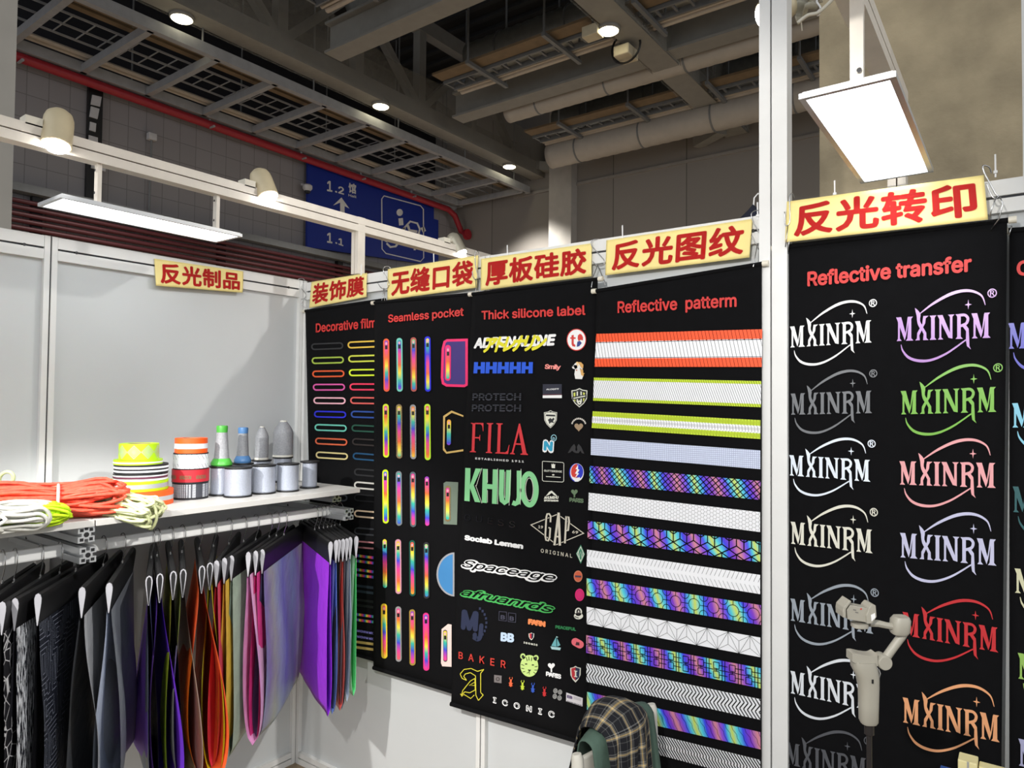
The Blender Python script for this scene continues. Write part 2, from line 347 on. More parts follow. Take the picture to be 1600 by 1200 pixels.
# added fill lamps and their beam, unseen behind and above the photographer
beam(1.1, -4.6, -2.8, 2.735, 2.80, 'added white aluminium beam for fill lamps, unseen at the booth front')
lamp_panel(.8, 1.4, -4.2, -3.1, 2.50, 1.1, [-4.0, -3.2], 2.74, 'added wide flat fill lamp panel, unseen at the booth front')
spotlight((2.72, -1.15, 2.70), (-2.2, .06, -2.02), 'added beige fill spotlight, unseen over the photographer, turned to the left wall', M_spotb, (2.735, -1.23, 2.81), LAMP['left'], cone=46)
spotlight((2.72, -2.75, 2.70), (-.36, .90, -.34), 'added beige fill spotlight, unseen over the photographer, turned to the back wall', M_spotb, (2.735, -2.83, 2.81), LAMP['front'], cone=66)
spotlight((1.12, -2.82, 2.69), (-.56, 2.25, -2.05), 'added beige spotlight, unseen on the front beam, brightening the hanging samples', M_spotb, (1.1, -2.92, 2.81), LAMP['key'], cone=46)
# ---------------------------------------------------------------- banners on the back wall
PRN = {}
def pr(rgb, rough=.5):
    k = 'print_%d_%d_%d' % rgb
    return pm(k, rgb, rough, 0, .03)
class Banner:
    def __init__(s, label, TL, TR, BL, BR, y, wave=.0012, hem=True, caps=(1, 1)):
        s.y = y; P = [at(*q, y=y) for q in (TL, TR, BL, BR)]; s.P = P
        s.root = thing('hanging_banner', ((P[0]+P[1])/2), label, 'banner', 'black sample banners hung on the back wall')
        a, b, c, d = P
        def fn(u, v):
            p = (a*(1-u)+b*u)*(1-v)+(c*(1-u)+d*u)*v
            return p+np.array((0, .0012+wave*math.sin(u*9+y*700)*(.3+v)+.0008*math.sin(v*14+u*5), 0))
        m = MB(); m.grid(fn, 24, 30); part('cloth', m, M_black, s.root, smooth='all', solid=.0012)
        R = MB(); R.tube([a+np.array((-.004, .003, 0)), b+np.array((.004, .003, 0))], .0075, 12); rod = part('rod', R, M_black, s.root, smooth=True)
        for k, (p, sg) in enumerate(((a, -1), (b, 1))):
            if caps[k]:
                e = MB(); e.tube([p+np.array((sg*.002, .003, 0)), p+np.array((sg*.02, .003, 0))], .0095, 14); part('end_cap', e, M_capw, rod, smooth=True)
        if hem:
            h = MB(); h.tube([c+np.array((0, .002, .008)), d+np.array((0, .002, .008))], .009, 12); part('hem_bar', h, M_black, s.root, smooth=True)
        s.lift = .0035
    def q(s, px, py, l=0): return at(px, py, y=s.y-s.lift-l*.0004)
    def text(s, name, t, bl, br, tl, mat, bold=.02, space=1., shear=0., l=0, cjk=False, cap=.727, par=None):
        mb = MB(); text_quad(mb, t, s.q(*bl, l), s.q(*br, l), s.q(*tl, l), bold, space, shear, 0, cjk, cap)
        return part(name, mb, mat, par or s.root)
    def poly(s, name, polys, mat, l=0, par=None):
        mb = MB()
        for k, pl in enumerate(polys): mb.ngon([s.q(x, y, l+.05*(k % 20)) for x, y in pl])
        return part(name, mb, mat, par or s.root)
    def multi(s, name, items, mats, par=None):
        """items: (material index, layer, pixel polygon)"""
        mb = MB()
        for mi, l, pl in items: mb.mi = mi; mb.ngon([s.q(x, y, l) for x, y in pl])
        return part(name, mb, mats, par or s.root)
    def shape(s, name, polys, bl, br, tl, W, mat, l=0):
        """polygons given in letter units (cap height 1, width W)"""
        P0, P1, Pt = s.q(*bl, l), s.q(*br, l), s.q(*tl, l); U = (P1-P0)/W; V = Pt-P0; mb = MB()
        for k, pl in enumerate(polys): mb.ngon([P0+U*x+V*y-np.array((0, 2e-5*(k % 40), 0)) for x, y in pl])
        return part(name, mb, mat, s.root)
def ell(cx, cy, rx, ry, n=24, a0=0, a1=360, rot=0):
    o = []; cr, sr = math.cos(rot), math.sin(rot)
    full = a1-a0 >= 360
    for i in range(n if full else n+1):
        t = math.radians(a0+(a1-a0)*i/n); x, y = rx*math.cos(t), ry*math.sin(t); o.append((cx+x*cr-y*sr, cy+x*sr+y*cr))
    return o
def stroke(pts, w):
    """closed outline of a polyline with width w (number or list)"""
    P = [np.array(p, float) for p in pts]; n = len(P); Wd = w if hasattr(w, '__len__') else [w]*n; L = []; R = []
    for i in range(n):
        t = P[min(i+1, n-1)]-P[max(i-1, 0)]; t = t/max(np.linalg.norm(t), 1e-9); nn = np.array((-t[1], t[0]))*Wd[i]/2; L.append(P[i]+nn); R.append(P[i]-nn)
    return [[tuple(L[i]), tuple(L[i+1]), tuple(R[i+1]), tuple(R[i])] for i in range(n-1)]
def smooth_pts(pts, k=6):
    P = [np.array(p, float) for p in pts]; o = []
    for i in range(len(P)-1):
        p0, p1, p2, p3 = P[max(i-1, 0)], P[i], P[i+1], P[min(i+2, len(P)-1)]
        for j in range(k):
            t = j/k; o.append(tuple(.5*((2*p1)+(-p0+p2)*t+(2*p0-5*p1+4*p2-p3)*t*t+(-p0+3*p1-3*p2+p3)*t**3)))
    o.append(tuple(P[-1])); return o
def ring(pts, w):
    """band between a closed pixel outline and its inset copy"""
    n = len(pts); c = np.mean(np.array(pts, float), 0); P = [np.array(p, float) for p in pts]; I = []
    for i in range(n):
        a, b, d = P[i-1], P[i], P[(i+1) % n]; t1 = (b-a)/max(np.linalg.norm(b-a), 1e-9); t2 = (d-b)/max(np.linalg.norm(d-b), 1e-9)
        n1 = np.array((-t1[1], t1[0])); n2 = np.array((-t2[1], t2[0]))
        m = n1+n2; m = m/max(np.linalg.norm(m), 1e-6); k = w/max(m@n1, .35)
        q = b+m*k; q2 = b-m*k; I.append(q if np.linalg.norm(q-c) < np.linalg.norm(q2-c) else q2)
    return [[tuple(P[i]), tuple(P[(i+1) % n]), tuple(I[(i+1) % n]), tuple(I[i])] for i in range(n)], [tuple(p) for p in I]
def stadium(x0, y0, x1, y1, r, n=8):
    """rounded bar from (x0,y0) to (x1,y1)"""
    a = math.atan2(y1-y0, x1-x0)
    return [(x1+r*math.cos(a-math.pi/2+math.pi*i/n), y1+r*math.sin(a-math.pi/2+math.pi*i/n)) for i in range(n+1)]+[(x0+r*math.cos(a+math.pi/2+math.pi*i/n), y0+r*math.sin(a+math.pi/2+math.pi*i/n)) for i in range(n+1)]
# --- decorative film
B1 = Banner('black banner headed Decorative film, next to the corner, with coloured flat loops', (477, 486), (600, 468), (489, 1007), (598, 1037), -.012, caps=(1, 0))
B1.text('heading', 'Decorative film', (493.5, 519), (588, 511), (493.5, 500.5), M_red, .022)
LOOPL = [(541, (34, 34, 37)), (563, (170, 196, 70)), (584, (238, 92, 40)), (605, (226, 88, 168)), (626, (248, 186, 200)), (647.5, (34, 38, 214)), (668.5, (112, 206, 186)), (690, (226, 104, 66)), (712, (214, 198, 138))]
LOOPR = [(538, (226, 186, 66)), (560, (206, 214, 70)), (582, (214, 236, 40)), (604.5, (240, 52, 92)), (626, (226, 96, 90)), (648, (36, 74, 156)), (670, (30, 84, 66)), (691.5, (46, 38, 36)), (714.5, (26, 72, 108))]
def loop(bn, x0, x1, y, h, rgb, tilt=0., name='film_loop'):
    o = stadium(x0+h, y+tilt, x1-h, y-tilt, h); rg, _ = ring(o, h*.42); bn.poly(name, rg, pr(rgb, .35))
for k, (y, c) in enumerate(LOOPL): loop(B1, 486+k*.9, 536.5+k*.9, y, 5.4, c, .8-k*.25)
for k, (y, c) in enumerate(LOOPR): loop(B1, 543+k*1.0, 600+k, y, 5.6, c, 1.0-k*.35)
for y, c in [(739, (36, 36, 38)), (759.5, (186, 184, 178)), (779, (32, 32, 34)), (804, (226, 200, 170)), (831, (54, 56, 60)), (852, (186, 122, 128))]: loop(B1, 553, 600, y, 5.8, c, -1.5)
loop(B1, 488, 543, 777, 5.5, (70, 74, 80), -1)
RB_H = rainbow('rainbow_film', HOT, 0, .05, .1, .1)
for y, m in [(875, RB_H), (897, RB_H), (922, pr((44, 54, 66))), (944, pr((24, 24, 26))), (967, RB_H), (1010, pr((196, 166, 96)))]:
    for dy in (-4.2, 4.2): B1.poly('film_bar', [[(556, y+dy-2-3), (600, y+dy-2+3), (600, y+dy+2+3), (556, y+dy+2-3)]], m)
for dy in (0, 9): B1.text('film_lettering', 'MXINRM MXINRM', (558, 987+dy), (594, 993+dy), (558, 982.5+dy), pr((150, 140, 230)), .03)
# --- seamless pocket
B2 = Banner('black banner headed Seamless pocket, with rainbow zip pockets in rows', (585, 473), (742, 459), (583, 1046), (730, 1091), -.031)
B2.text('heading', 'Seamless pocket', (606.5, 503.5), (724.5, 493), (606.5, 487.5), M_red, .022)
RZ = [rainbow('zip_rainbow_%d' % k, HOT, 2, .19, .13*k, .06) for k in range(4)]
GLIT = pm('glitter_trim', (150, 130, 90), .4, .3, .6, 420)
GLIS = pm('silver_glitter_trim', (160, 160, 165), .4, .3, .6, 420)
def zipper(bn, x, y0, y1, trim, z, dx=0., r=4.7, par=None, pull=(28, 28, 30), l0=0):
    it = []; mats = [trim or M_line, z, pr(pull), pr((236, 170, 180))]
    if trim is not None: it.append((0, 0, stadium(x, y0+r, x+dx, y1-r, r)))
    k = 2.6 if trim is not None else 3.2
    it.append((1, 1, stadium(x, y0+r+1, x+dx, y1-r-1, k)))
    it.append((3, 2, ell(x, y0+r+3, 1.7, 2.2, 10))); it.append((2, 2, [(x-1.9, y0+r+6), (x+1.9, y0+r+6), (x+1.9, y0+r+12), (x-1.9, y0+r+12)]))
    bn.multi('zip_pocket', [(a, b+l0, c) for a, b, c in it], mats, par)
ZR = [
 [(603.5, 529, 612, (240, 96, 56)), (624, 528, 612, (116, 204, 186)), (646, 527, 612, (176, 84, 76)), (668, 525.5, 612, (34, 38, 222))],
 [(602.7, 631, 715, (214, 236, 40)), (623.4, 631.5, 716.5, 'g'), (645.2, 632, 717.5, 's'), (667.7, 631, 719, (196, 236, 50))],
 [(602, 733.6, 818, (206, 236, 40)), (623, 736, 821.5, (120, 128, 134)), (645, 737, 823.6, (88, 100, 108)), (667, 742, 824, None)],
 [(601, 840, 921, None), (622, 842.5, 928, (214, 150, 170)), (644, 844, 931.6, (30, 90, 76)), (666, 847, 935.5, (50, 50, 54))],
 [(600, 943, 1029, (236, 200, 50)), (622.3, 947.5, 1034, (150, 148, 150)), (644, 952, 1040, (168, 138, 66)), (665.5, 957.4, 1048, (236, 56, 140))]]
for i, row in enumerate(ZR):
    for j, (x, a, b, c) in enumerate(row):
        zipper(B2, x, a, b, None if c is None else GLIT if c == 'g' else GLIS if c == 's' else pr(c, .4), RZ[(i*3+j) % 4], .6)
pk = [(693, 533), (698, 530), (731, 529), (731, 602), (726, 605), (697, 604), (690.5, 600), (688.8, 590), (690, 545)]
rg, inn = ring(pk, 4); B2.multi('purple_pocket', [(0, 0, pk), (1, 1, inn)], [pr((240, 40, 110)), pr((62, 42, 118), .6)]); zipper(B2, 700, 539, 595, pr((240, 40, 110)), RZ[1], -.4, 4.6, l0=3)
pk = [(692.5, 650), (705.5, 641.5), (724, 649), (724, 651.5), (706, 645), (695.5, 652), (694.5, 700), (698, 706), (724, 702), (724, 705), (697.5, 709), (692, 703)]
B2.poly('gold_pocket_outline', [pk], pr((206, 172, 100))); zipper(B2, 701.5, 653, 698, None, RZ[3], -.3)
B2.poly('grey_green_pocket', [[(693, 755), (697, 752.5), (716, 753.5), (714, 820), (693, 819)]], pr((112, 126, 112), .4)); zipper(B2, 699.5, 759, 815, GLIT, RZ[2], -.2, l0=3)
hc = ell(711, 897.5, 29, 34.5, 20, 92, 268); rg, inn = ring(hc, 2.6); B2.multi('blue_round_pocket', [(0, 0, hc), (1, 1, [(x, y) for x, y in inn])], [pr((160, 160, 164)), pr((62, 130, 186), .7)])
B2.poly('pale_pink_pocket', [[(690, 983), (700, 975), (705.5, 976), (705.5, 1042), (691, 1041), (689, 1036)]], pr((240, 214, 206))); zipper(B2, 695.5, 984, 1034, pr((60, 60, 60)), RZ[0], .2, 3.2, l0=3)
# --- thick silicone label
B3 = Banner('black banner headed Thick silicone label, covered in small sewn-on logos', (738, 459.5), (934, 436), (704, 1103), (921, 1167), -.050)
T = B3.text
T('heading', 'Thick silicone label', (752.3, 499), (914.8, 491.4), (752.3, 481), M_red, .022)
T('white_lettering', 'ADRENALINE', (740, 543.4), (867.8, 538.5), (741.5, 523.3), M_wht, .045, 1., .12)
T('yellow_lettering', 'アトレナリン', (754.4, 551.5), (852, 547.8), (758.4, 527), pr((224, 216, 30)), .02, .8, .2, 1, True)
B3.multi('round_badge', [(0, 0, ell(900.7, 530.9, 15.3, 17.2, 30)), (1, 1, ell(900.7, 530.9, 14, 15.8, 30)), (0, 2, [(893, 524), (896.5, 523), (896.5, 527), (899.5, 527), (899.5, 529.5), (896.5, 529.5), (896.5, 537), (899, 539), (899, 542), (894.5, 541), (893, 538), (893, 529.5), (891, 529.5), (891, 527), (893, 527)]),
   (0, 2, [(903, 524), (906, 521.5), (909, 523), (911, 527), (911, 532), (907, 531), (904, 533), (902.5, 529)]), (2, 2, [(902, 534), (906, 532.5), (909, 536), (905, 541), (901, 542)])], [pr((204, 50, 44)), M_wht, pr((40, 54, 130))])
H = []
for k in range(5):
    x = 740+k*18.7; a, b, c, d = x, x+6.6, x+11.4, x+17.6
    y0 = 565.8; y1 = 583.4
    H += [[(a+.8, y0), (b+.3, y0), (b, 572.2), (c, 572.2), (c, y0), (d+.3, y0), (d-.2, y1), (c-.6, y1), (c-.3, 577.2), (b-.6, 577.2), (b-.8, y1), (a-.3, y1)]]
B3.poly('blue_letters', H, pr((24, 84, 214)))
T('pink_lettering', 'Smily', (851, 576), (876.2, 577), (851.3, 566.5), pr((244, 148, 140)), .03, .9, .1)
# puppy sticker
B3.multi('puppy_sticker', [(0, 0, [(899, 574), (897.5, 585), (899, 592), (909.5, 592.5), (911.5, 586), (910, 575)]), (1, 1, [(906, 575), (911, 578), (912, 588), (908, 586)]), (1, 0, stroke([(910.5, 586), (913, 583), (914.3, 579)], 1.2)[0]),
   (0, 1, ell(903, 572, 6.5, 6, 16)), (0, 1, ell(898, 573.5, 4.2, 3.2, 14)), (1, 2, [(902, 565.5), (908, 566), (911.5, 570), (911, 576), (907.5, 574), (905.5, 570)]), (2, 2, [(900, 566), (902.5, 565), (904, 571), (902, 572)]), (3, 2, ell(901, 571, .8, .9, 8)), (3, 2, ell(895.3, 572, 1.2, .9, 8)), (4, 2, ell(901, 578.4, 1, 1.2, 8))], [pr((226, 224, 220)), pr((206, 158, 88)), pr((240, 206, 150)), M_line, pr((180, 90, 50))])
for k, (a, b, h) in enumerate([((738, 625.2), (814, 625.2), 14), ((737, 642.2), (814, 642.7), 13.5)]):
    it = MB(); text_quad(it, 'PROTECH', B3.q(*a), B3.q(*b), B3.q(a[0]+.6, a[1]-h), .025); 
    part('grey_lettering', it, pr((48, 50, 60)), B3.root)
    B3.poly('dark_stripes', [[(735, a[1]-h*f-.5), (816, b[1]-h*f-.5), (816, b[1]-h*f+.5), (735, a[1]-h*f+.5)] for f in (.2, .4, .6, .8)], M_black, 1)
B3.multi('dark_card', [(0, 0, [(848, 600.2), (877.8, 600.2), (877.8, 622), (848, 622)]), (1, 1, [(848, 617.8), (877.8, 617.3), (877.8, 622), (848, 622)]), (2, 1, [(848, 616), (877.8, 615.6), (877.8, 617.3), (848, 617.8)])], [pr((30, 32, 50)), M_wht, pr((80, 30, 44))])
T('card_lettering', 'ALCOTT', (853.5, 609.4), (873.2, 609), (853.6, 606.4), M_wht, .03, 1, 0, 2)
def shield(cx, cy, w, h):
    return [(cx-w/2, cy-h*.38), (cx-w*.2, cy-h*.42), (cx, cy-h*.5), (cx+w*.2, cy-h*.42), (cx+w/2, cy-h*.38), (cx+w*.47, cy+.05*h), (cx+w*.28, cy+h*.3), (cx, cy+h/2), (cx-w*.28, cy+h*.3), (cx-w*.47, cy+.05*h)]
yl = pr((206, 214, 92)); gy = pr((222, 222, 210))
it = [(0, 0, shield(905.3, 621.5, 25, 30)), (1, 1, shield(905.3, 621.5, 22, 27)), (2, 2, [(896, 614), (899, 613), (899, 628), (897, 625)]), (2, 2, [(911, 613), (914, 614), (913, 625), (911, 628)]), (0, 2, [(901, 612), (903, 611.5), (903, 630), (901, 628)]), (0, 2, [(907, 611.5), (909, 612), (909, 628), (907, 630)]), (1, 3, [(894, 620), (916.5, 616), (916.5, 621.5), (894, 625)]), (0, 4, [(896, 621.6), (914.5, 618), (914.5, 619.6), (896, 623.2)]), (0, 3, ell(905.3, 629, 3.2, 3.4, 14)), (1, 4, ell(905.3, 629, 1.2, 1.3, 5))]
B3.multi('football_crest', it, [gy, pr((26, 28, 30)), yl])
FI = [[(0.02, 0), (.46, 0), (.46, .025), (.34, .05), (.34, .95), (.46, .975), (.02, 1), (.02, .975), (.14, .95), (.14, .05), (.02, .025)], [(.3, 1), (.92, 1), (.93, .72), (.90, .72), (.84, .9), (.72, .955), (.3, .955)], [(.3, .52), (.64, .52), (.70, .60), (.72, .60), (.72, .39), (.70, .39), (.64, .475), (.3, .475)],
 [(1.16, 0), (1.6, 0), (1.6, .025), (1.48, .05), (1.48, .95), (1.6, .975), (1.6, 1), (1.16, 1), (1.16, .975), (1.28, .95), (1.28, .05), (1.16, .025)],
 [(1.82, 0), (2.26, 0), (2.26, .045), (2.14, .05), (2.14, .95), (2.26, .975), (2.26, 1), (1.82, 1), (1.82, .975), (1.94, .95), (1.94, .05), (1.82, .025)], [(2.1, 0), (2.7, 0), (2.76, .3), (2.73, .3), (2.64, .11), (2.5, .048), (2.1, .048)],
 [(2.82, 0), (3.14, 0), (3.14, .025), (3.04, .05), (3.42, .86), (3.38, 1), (3.34, 1), (2.94, .06), (2.82, .025)], [(3.34, 1), (3.42, 1), (3.90, .06), (4.0, .025), (4.0, 0), (3.52, 0), (3.52, .025), (3.64, .05), (3.3, .86)], [(3.08, .36), (3.56, .36), (3.56, .315), (3.06, .315)]]
B3.shape('red_serif_letters', FI, (733.8, 706.4), (824.9, 711), (735.5, 660.5), 4.0, pr((204, 46, 54)))
T('small_lettering', 'ESTABLISHED 1911', (742.6, 717.6), (818.5, 722.8), (742.8, 713.6), pr((206, 206, 206)), .03, 1.3)
B3.multi('white_crest', [(0, 0, shield(860.2, 655, 20.6, 28)), (1, 1, shield(860.2, 655, 19, 26)), (0, 2, shield(860.2, 655, 17.4, 24.2)), (1, 3, [(853, 647.5), (867.5, 648.2), (867.5, 650.8), (853, 650.2)]), (1, 3, [(856, 656), (860, 653), (862, 655), (865, 652.5), (866.5, 655), (864, 658), (866, 661), (861, 660), (858, 662.5), (857.5, 659)]), (1, 3, ell(860.2, 643.8, 2.2, .8, 8))], [gy, pr((28, 30, 34))])
hr = lambda cx, cy, s: [(cx+s*.95*(16*math.sin(t)**3)/16, cy-s*(13*math.cos(t)-5*math.cos(2*t)-2*math.cos(3*t)-math.cos(4*t))/16) for t in [2*math.pi*i/24 for i in range(24)]]
B3.poly('heart_patch', [hr(904.3, 667, 7.2)], pr((156, 132, 104)))
B3.poly('arched_lettering', [[(904.3+11*math.cos(a)-1, 665+11*math.sin(a)-1.3), (904.3+11*math.cos(a)+1, 665+11*math.sin(a)-1.3), (904.3+11*math.cos(a)+1, 665+11*math.sin(a)+1.3), (904.3+11*math.cos(a)-1, 665+11*math.sin(a)+1.3)] for a in [math.radians(200+14*i) for i in range(11)]], pr((206, 200, 190)))
T('blue_letter_outline', 'N', (847.5, 704), (865, 705.6), (849, 682.5), M_wht, .09); T('blue_letter', 'N', (849.2, 702.6), (863.3, 704), (850.4, 684.5), pr((44, 156, 192)), .05, 1, 0, 1)
rg, inn = ring(ell(865.3, 684.3, 4.6, 5.4, 18), 1.1); B3.poly('small_ring', rg, pr((150, 200, 214))); T('small_letter', 'D', (863.4, 687), (867, 687.3), (863.6, 681.6), pr((150, 200, 214)), .02)
kd = pr((40, 40, 43)); B3.poly('dark_figures', [[(887, 708), (893, 698), (897, 693.5), (899.5, 698), (899, 703), (903, 708), (897, 707), (894, 704), (891, 707)], [(913, 709), (908, 698), (904, 693.5), (901.5, 698), (902, 703), (899, 708), (904, 708), (907, 704), (909, 708)]], kd)
# tall green letters lean wider to the right
def khujo():
    n = pr((134, 206, 146)); q = lambda x, y: (725.6+x*116.4, 782.5+x*12-(51.5+x*6)*y)
    R = lambda a, b, y0=0, y1=1: [q(a, y0), q(b, y0), q(b+.012*(y1-y0), y1), q(a+.012*(y1-y0), y1)]
    L = [R(0, .07), [q(.07, .45), q(.15, 1), q(.225, 1), q(.125, .5), q(.215, 0), q(.14, 0), q(.075, .4)], R(.235, .30), R(.37, .435), [q(.29, .56), q(.38, .56), q(.38, .42), q(.29, .42)]]
    L += stroke([q(.502, 1), q(.495, .3), q(.505, .12), q(.54, .06), q(.575, .12), q(.585, .3), q(.595, 1)], 7.5)
    L += stroke([q(.735, 1), q(.735, .25), q(.715, .1), q(.685, .065), q(.645, .09)], 7.5)
    L += ring([q(.87+.128*math.cos(t), .5+.5*math.sin(t)) for t in [2*math.pi*i/32 for i in range(32)]], 8)[0]
    B3.poly('green_letters', L, n)
    wl = [stroke([q(a, b), q(c, d)], .7)[0] for a, b, c, d in [(.235, 1.02, .16, .48), (.235, -.02, .15, .5), (.31, 1, .31, .6), (.31, .38, .31, .02), (.447, 1.03, .447, 0), (.545, .95, .54, .2), (.62, 1.02, .6, .0), (.76, 1.05, .75, .05)]]
    wl += ring([q(.872+.055*math.cos(t), .5+.32*math.sin(t)) for t in [2*math.pi*i/24 for i in range(24)]], .8)[0]
    B3.poly('thin_white_outlines', wl, gy, 1)
khujo()
fr = [(847, 721), (849, 720.3), (879.5, 722.2), (881.4, 724), (881.2, 752), (879, 753.6), (849, 752.2), (847, 750)]
B3.poly('framed_label', ring(fr, .8)[0]+[[(861.5, 724.5), (863, 726), (864.5, 724), (866, 726), (867.5, 724.7), (867, 731.5), (862, 731.2)], [(853, 744), (876, 745.5), (876, 746.5), (853, 745)], ell(864.5, 742, 2, 1.2, 8)], gy)
T('label_lettering', 'GUTTERIDGE', (850, 736.8), (878, 738.4), (850.1, 732.8), gy, .02)
bl_, rd_ = pr((34, 50, 190)), pr((206, 58, 46))
B3.multi('round_lightning_badge', [(0, 0, ell(900.4, 738.5, 11, 14.5, 28)), (2, 1, ell(901.6, 738.2, 10.6, 14, 28)), (1, 2, ell(901.8, 737, 9.6, 12.3, 14, 90, 270)), (0, 2, ell(901.8, 737, 9.6, 12.3, 14, -90, 90)), (2, 3, [(903.5, 726), (899, 733), (902, 733.5), (898.5, 740), (901.5, 740.5), (898, 747.5), (905, 740), (902.5, 739), (905.5, 734), (903, 733)]), (2, 3, [(895, 745), (900, 747), (906, 745.5), (906.5, 749), (904, 752.5), (898.5, 752.5), (895.5, 749)])], [bl_, rd_, M_wht])
B3.poly('mountain_badge', [[(853, 775), (858, 768.5), (862, 766.5), (867, 771), (871, 775.5), (866, 773.8), (862, 770), (858, 773)]], gy); T('badge_lettering', 'AHUMIHU', (850, 779.5), (872.6, 779), (850, 774.2), gy, .04, .9); T('badge_small_lettering', 'SPORTSWEAR', (850, 783.2), (872.6, 783.6), (850, 779.8), gy, .05, .9)
ol = pr((98, 122, 92)); B3.poly('olive_heart', [hr(897.5, 769, 5.5), [(896.3, 772), (898.7, 772), (898.7, 777), (896.3, 777)]], ol); T('olive_lettering', 'PARIS', (889.7, 783.5), (911.8, 785.5), (889.9, 775.5), ol, .04, .9)
T('black_gloss_lettering', 'GUESS', (725, 812.5), (804.4, 825), (726, 799), pm('gloss_black', (26, 27, 31), .12), .0, 1.5)
T('white_rounded_lettering', 'Sociab Leman', (725.6, 843), (817.3, 857.3), (726.2, 833.5), M_wht, .055)
di = [(828.3, 820), (871.3, 802.7), (913.2, 833.5), (869.5, 851.8)]; crm = pr((206, 200, 184))
B3.poly('diamond_outline', ring(di, 1.3)[0], crm)
gp = []
for pts, wd in [([(860, 816), (860.5, 806.5), (858, 802.8), (855, 803), (853.6, 808), (852, 838), (853.2, 844), (856.6, 845), (858.8, 840), (859.8, 825), (857, 824.6)], 2.6), ([(866.2, 852), (872.8, 801)], 3.4), ([(872.8, 801), (874.8, 852.5)], 3.6), ([(868.6, 838), (874, 839)], 2.2), ([(882.6, 849), (884.8, 806.5), (888.5, 808), (889.2, 815), (887.6, 829), (883.6, 829)], 2.8)]:
    gp += stroke(pts, wd+1.6)
B3.poly('letter_outline', gp, M_black, 1)
gp = []
for pts, wd in [([(860, 816), (860.5, 806.5), (858, 802.8), (855, 803), (853.6, 808), (852, 838), (853.2, 844), (856.6, 845), (858.8, 840), (859.8, 825), (857, 824.6)], 2.6), ([(866.2, 852), (872.8, 801)], 3.4), ([(872.8, 801), (874.8, 852.5)], 3.6), ([(868.6, 838), (874, 839)], 2.2), ([(882.6, 849), (884.8, 806.5), (888.5, 808), (889.2, 815), (887.6, 829), (883.6, 829)], 2.8)]:
    gp += stroke(pts, wd)
B3.poly('tall_letters', gp, crm, 2)
T('small_numerals', '19', (841, 825), (848.3, 826), (841.3, 819.3), crm, .02); T('small_numerals', '69', (894, 832.8), (903.3, 834), (894.3, 827.2), crm, .02)
T('cream_lettering', 'ORIGINAL', (845, 863), (894, 871.4), (845.2, 855), crm, .01, 1.4)
gn = pr((60, 130, 100)); di = [(900, 865), (907.5, 851), (914, 866), (907.3, 881)]; B3.multi('green_diamond', [(0, 0, di), (1, 1, ring(di, 1)[1]), (0, 2, ring(di, 2)[1])], [gn, gy]); B3.poly('diamond_letter', stroke([(903.5, 861), (905.5, 871), (907.3, 862), (909.2, 872), (911, 863)], 1.1), gy, 3)
def slant_word(name, s, bl, br, tl, m1, bold=.075):
    T(name+'_outline', s, bl, br, tl, m1, bold, .92, .45); T(name+'_inner', s, (bl[0]+1.6, bl[1]-.7), (br[0]-1.8, br[1]-.9), (tl[0]+1.3, tl[1]+.6), M_black, .012, .96, .45, 1)
slant_word('white_slanted_word', 'Spaceage', (720, 886), (871, 910), (719.5, 868.5), M_wht)
slant_word('green_slanted_word', 'afruanrds', (718.5, 930), (868, 959), (718, 913), pr((70, 176, 88)))
B3.multi('orange_badge', [(0, 0, ell(903.3, 900.5, 6.8, 9, 20)), (1, 1, ell(903.3, 900.5, 5.6, 7.6, 20)), (2, 2, [(898.5, 899), (908, 899.5), (908, 902.5), (898.5, 902)])], [pr((206, 130, 100)), pr((204, 92, 60)), pr((70, 60, 80))])
B3.multi('magenta_badge', [(0, 0, ell(905.7, 929.5, 7.3, 9.8, 22)), (1, 1, ring(ell(905.7, 929.5, 5.6, 7.8, 22), .5)[1]), (0, 2, ell(905.7, 929.5, 4.6, 6.7, 20))], [pr((216, 34, 112)), pr((180, 30, 100))])
B3.multi('white_badge', [(0, 0, ell(903.8, 956, 5.6, 6.5, 20)), (0, 0, ell(903.8, 962.5, 7.2, 5.2, 20)), (1, 1, ell(903.8, 956, 3.2, 4.6, 16)), (0, 2, [(902.5, 957), (904, 953), (905.5, 957)]), (1, 1, stroke([(898, 963.5), (904, 965.5), (910, 964)], 1.3)[0])], [gy, pr((44, 40, 42))])
nv = pr((38, 46, 72)); T('navy_letter', 'M', (720, 980.5), (746.5, 984.5), (722, 944), nv, .06); T('navy_letter', 'J', (738, 998.5), (753.5, 1000), (741, 966), nv, .06)
T('navy_small_letter', 'J', (738, 998.5), (746, 1000.5), (738.4, 990), nv, .06)
ar = []
for i in range(9):
    a = math.radians(-62+15.5*i); x, y = 741+19*math.cos(a), 973+25*math.sin(a); ar.append([(x-1.6, y-2), (x+1.6, y-2), (x+1.6, y+2), (x-1.6, y+2)])
B3.poly('navy_arched_lettering', ar, nv)
gd = pr((62, 62, 78)); B3.poly('dark_framed_letters', ring([(779.5, 955), (792, 956), (791.5, 971), (779, 969.5)], .9)[0]+ring([(794, 957), (806.5, 958.5), (806, 973), (793.5, 971.5)], .9)[0], gd); T('dark_letter', 'B', (782, 967), (789, 968), (782.4, 958.5), gd, .03); T('dark_letter', 'B', (796, 969), (803, 970), (796.4, 960.5), gd, .03)
og = pr((240, 140, 84)); T('orange_lettering', 'FARN', (825, 974.5), (852.3, 979), (825.3, 964.5), og, .07, .85)
T('green_lettering', 'PEACEFUL', (867.7, 981.5), (900, 985.5), (867.9, 975.5), pr((44, 128, 76)), .05)
bb = pr((186, 206, 230)); T('pale_blue_letters', 'BB', (782, 1000.5), (803, 1003), (782.8, 984), bb, .05)
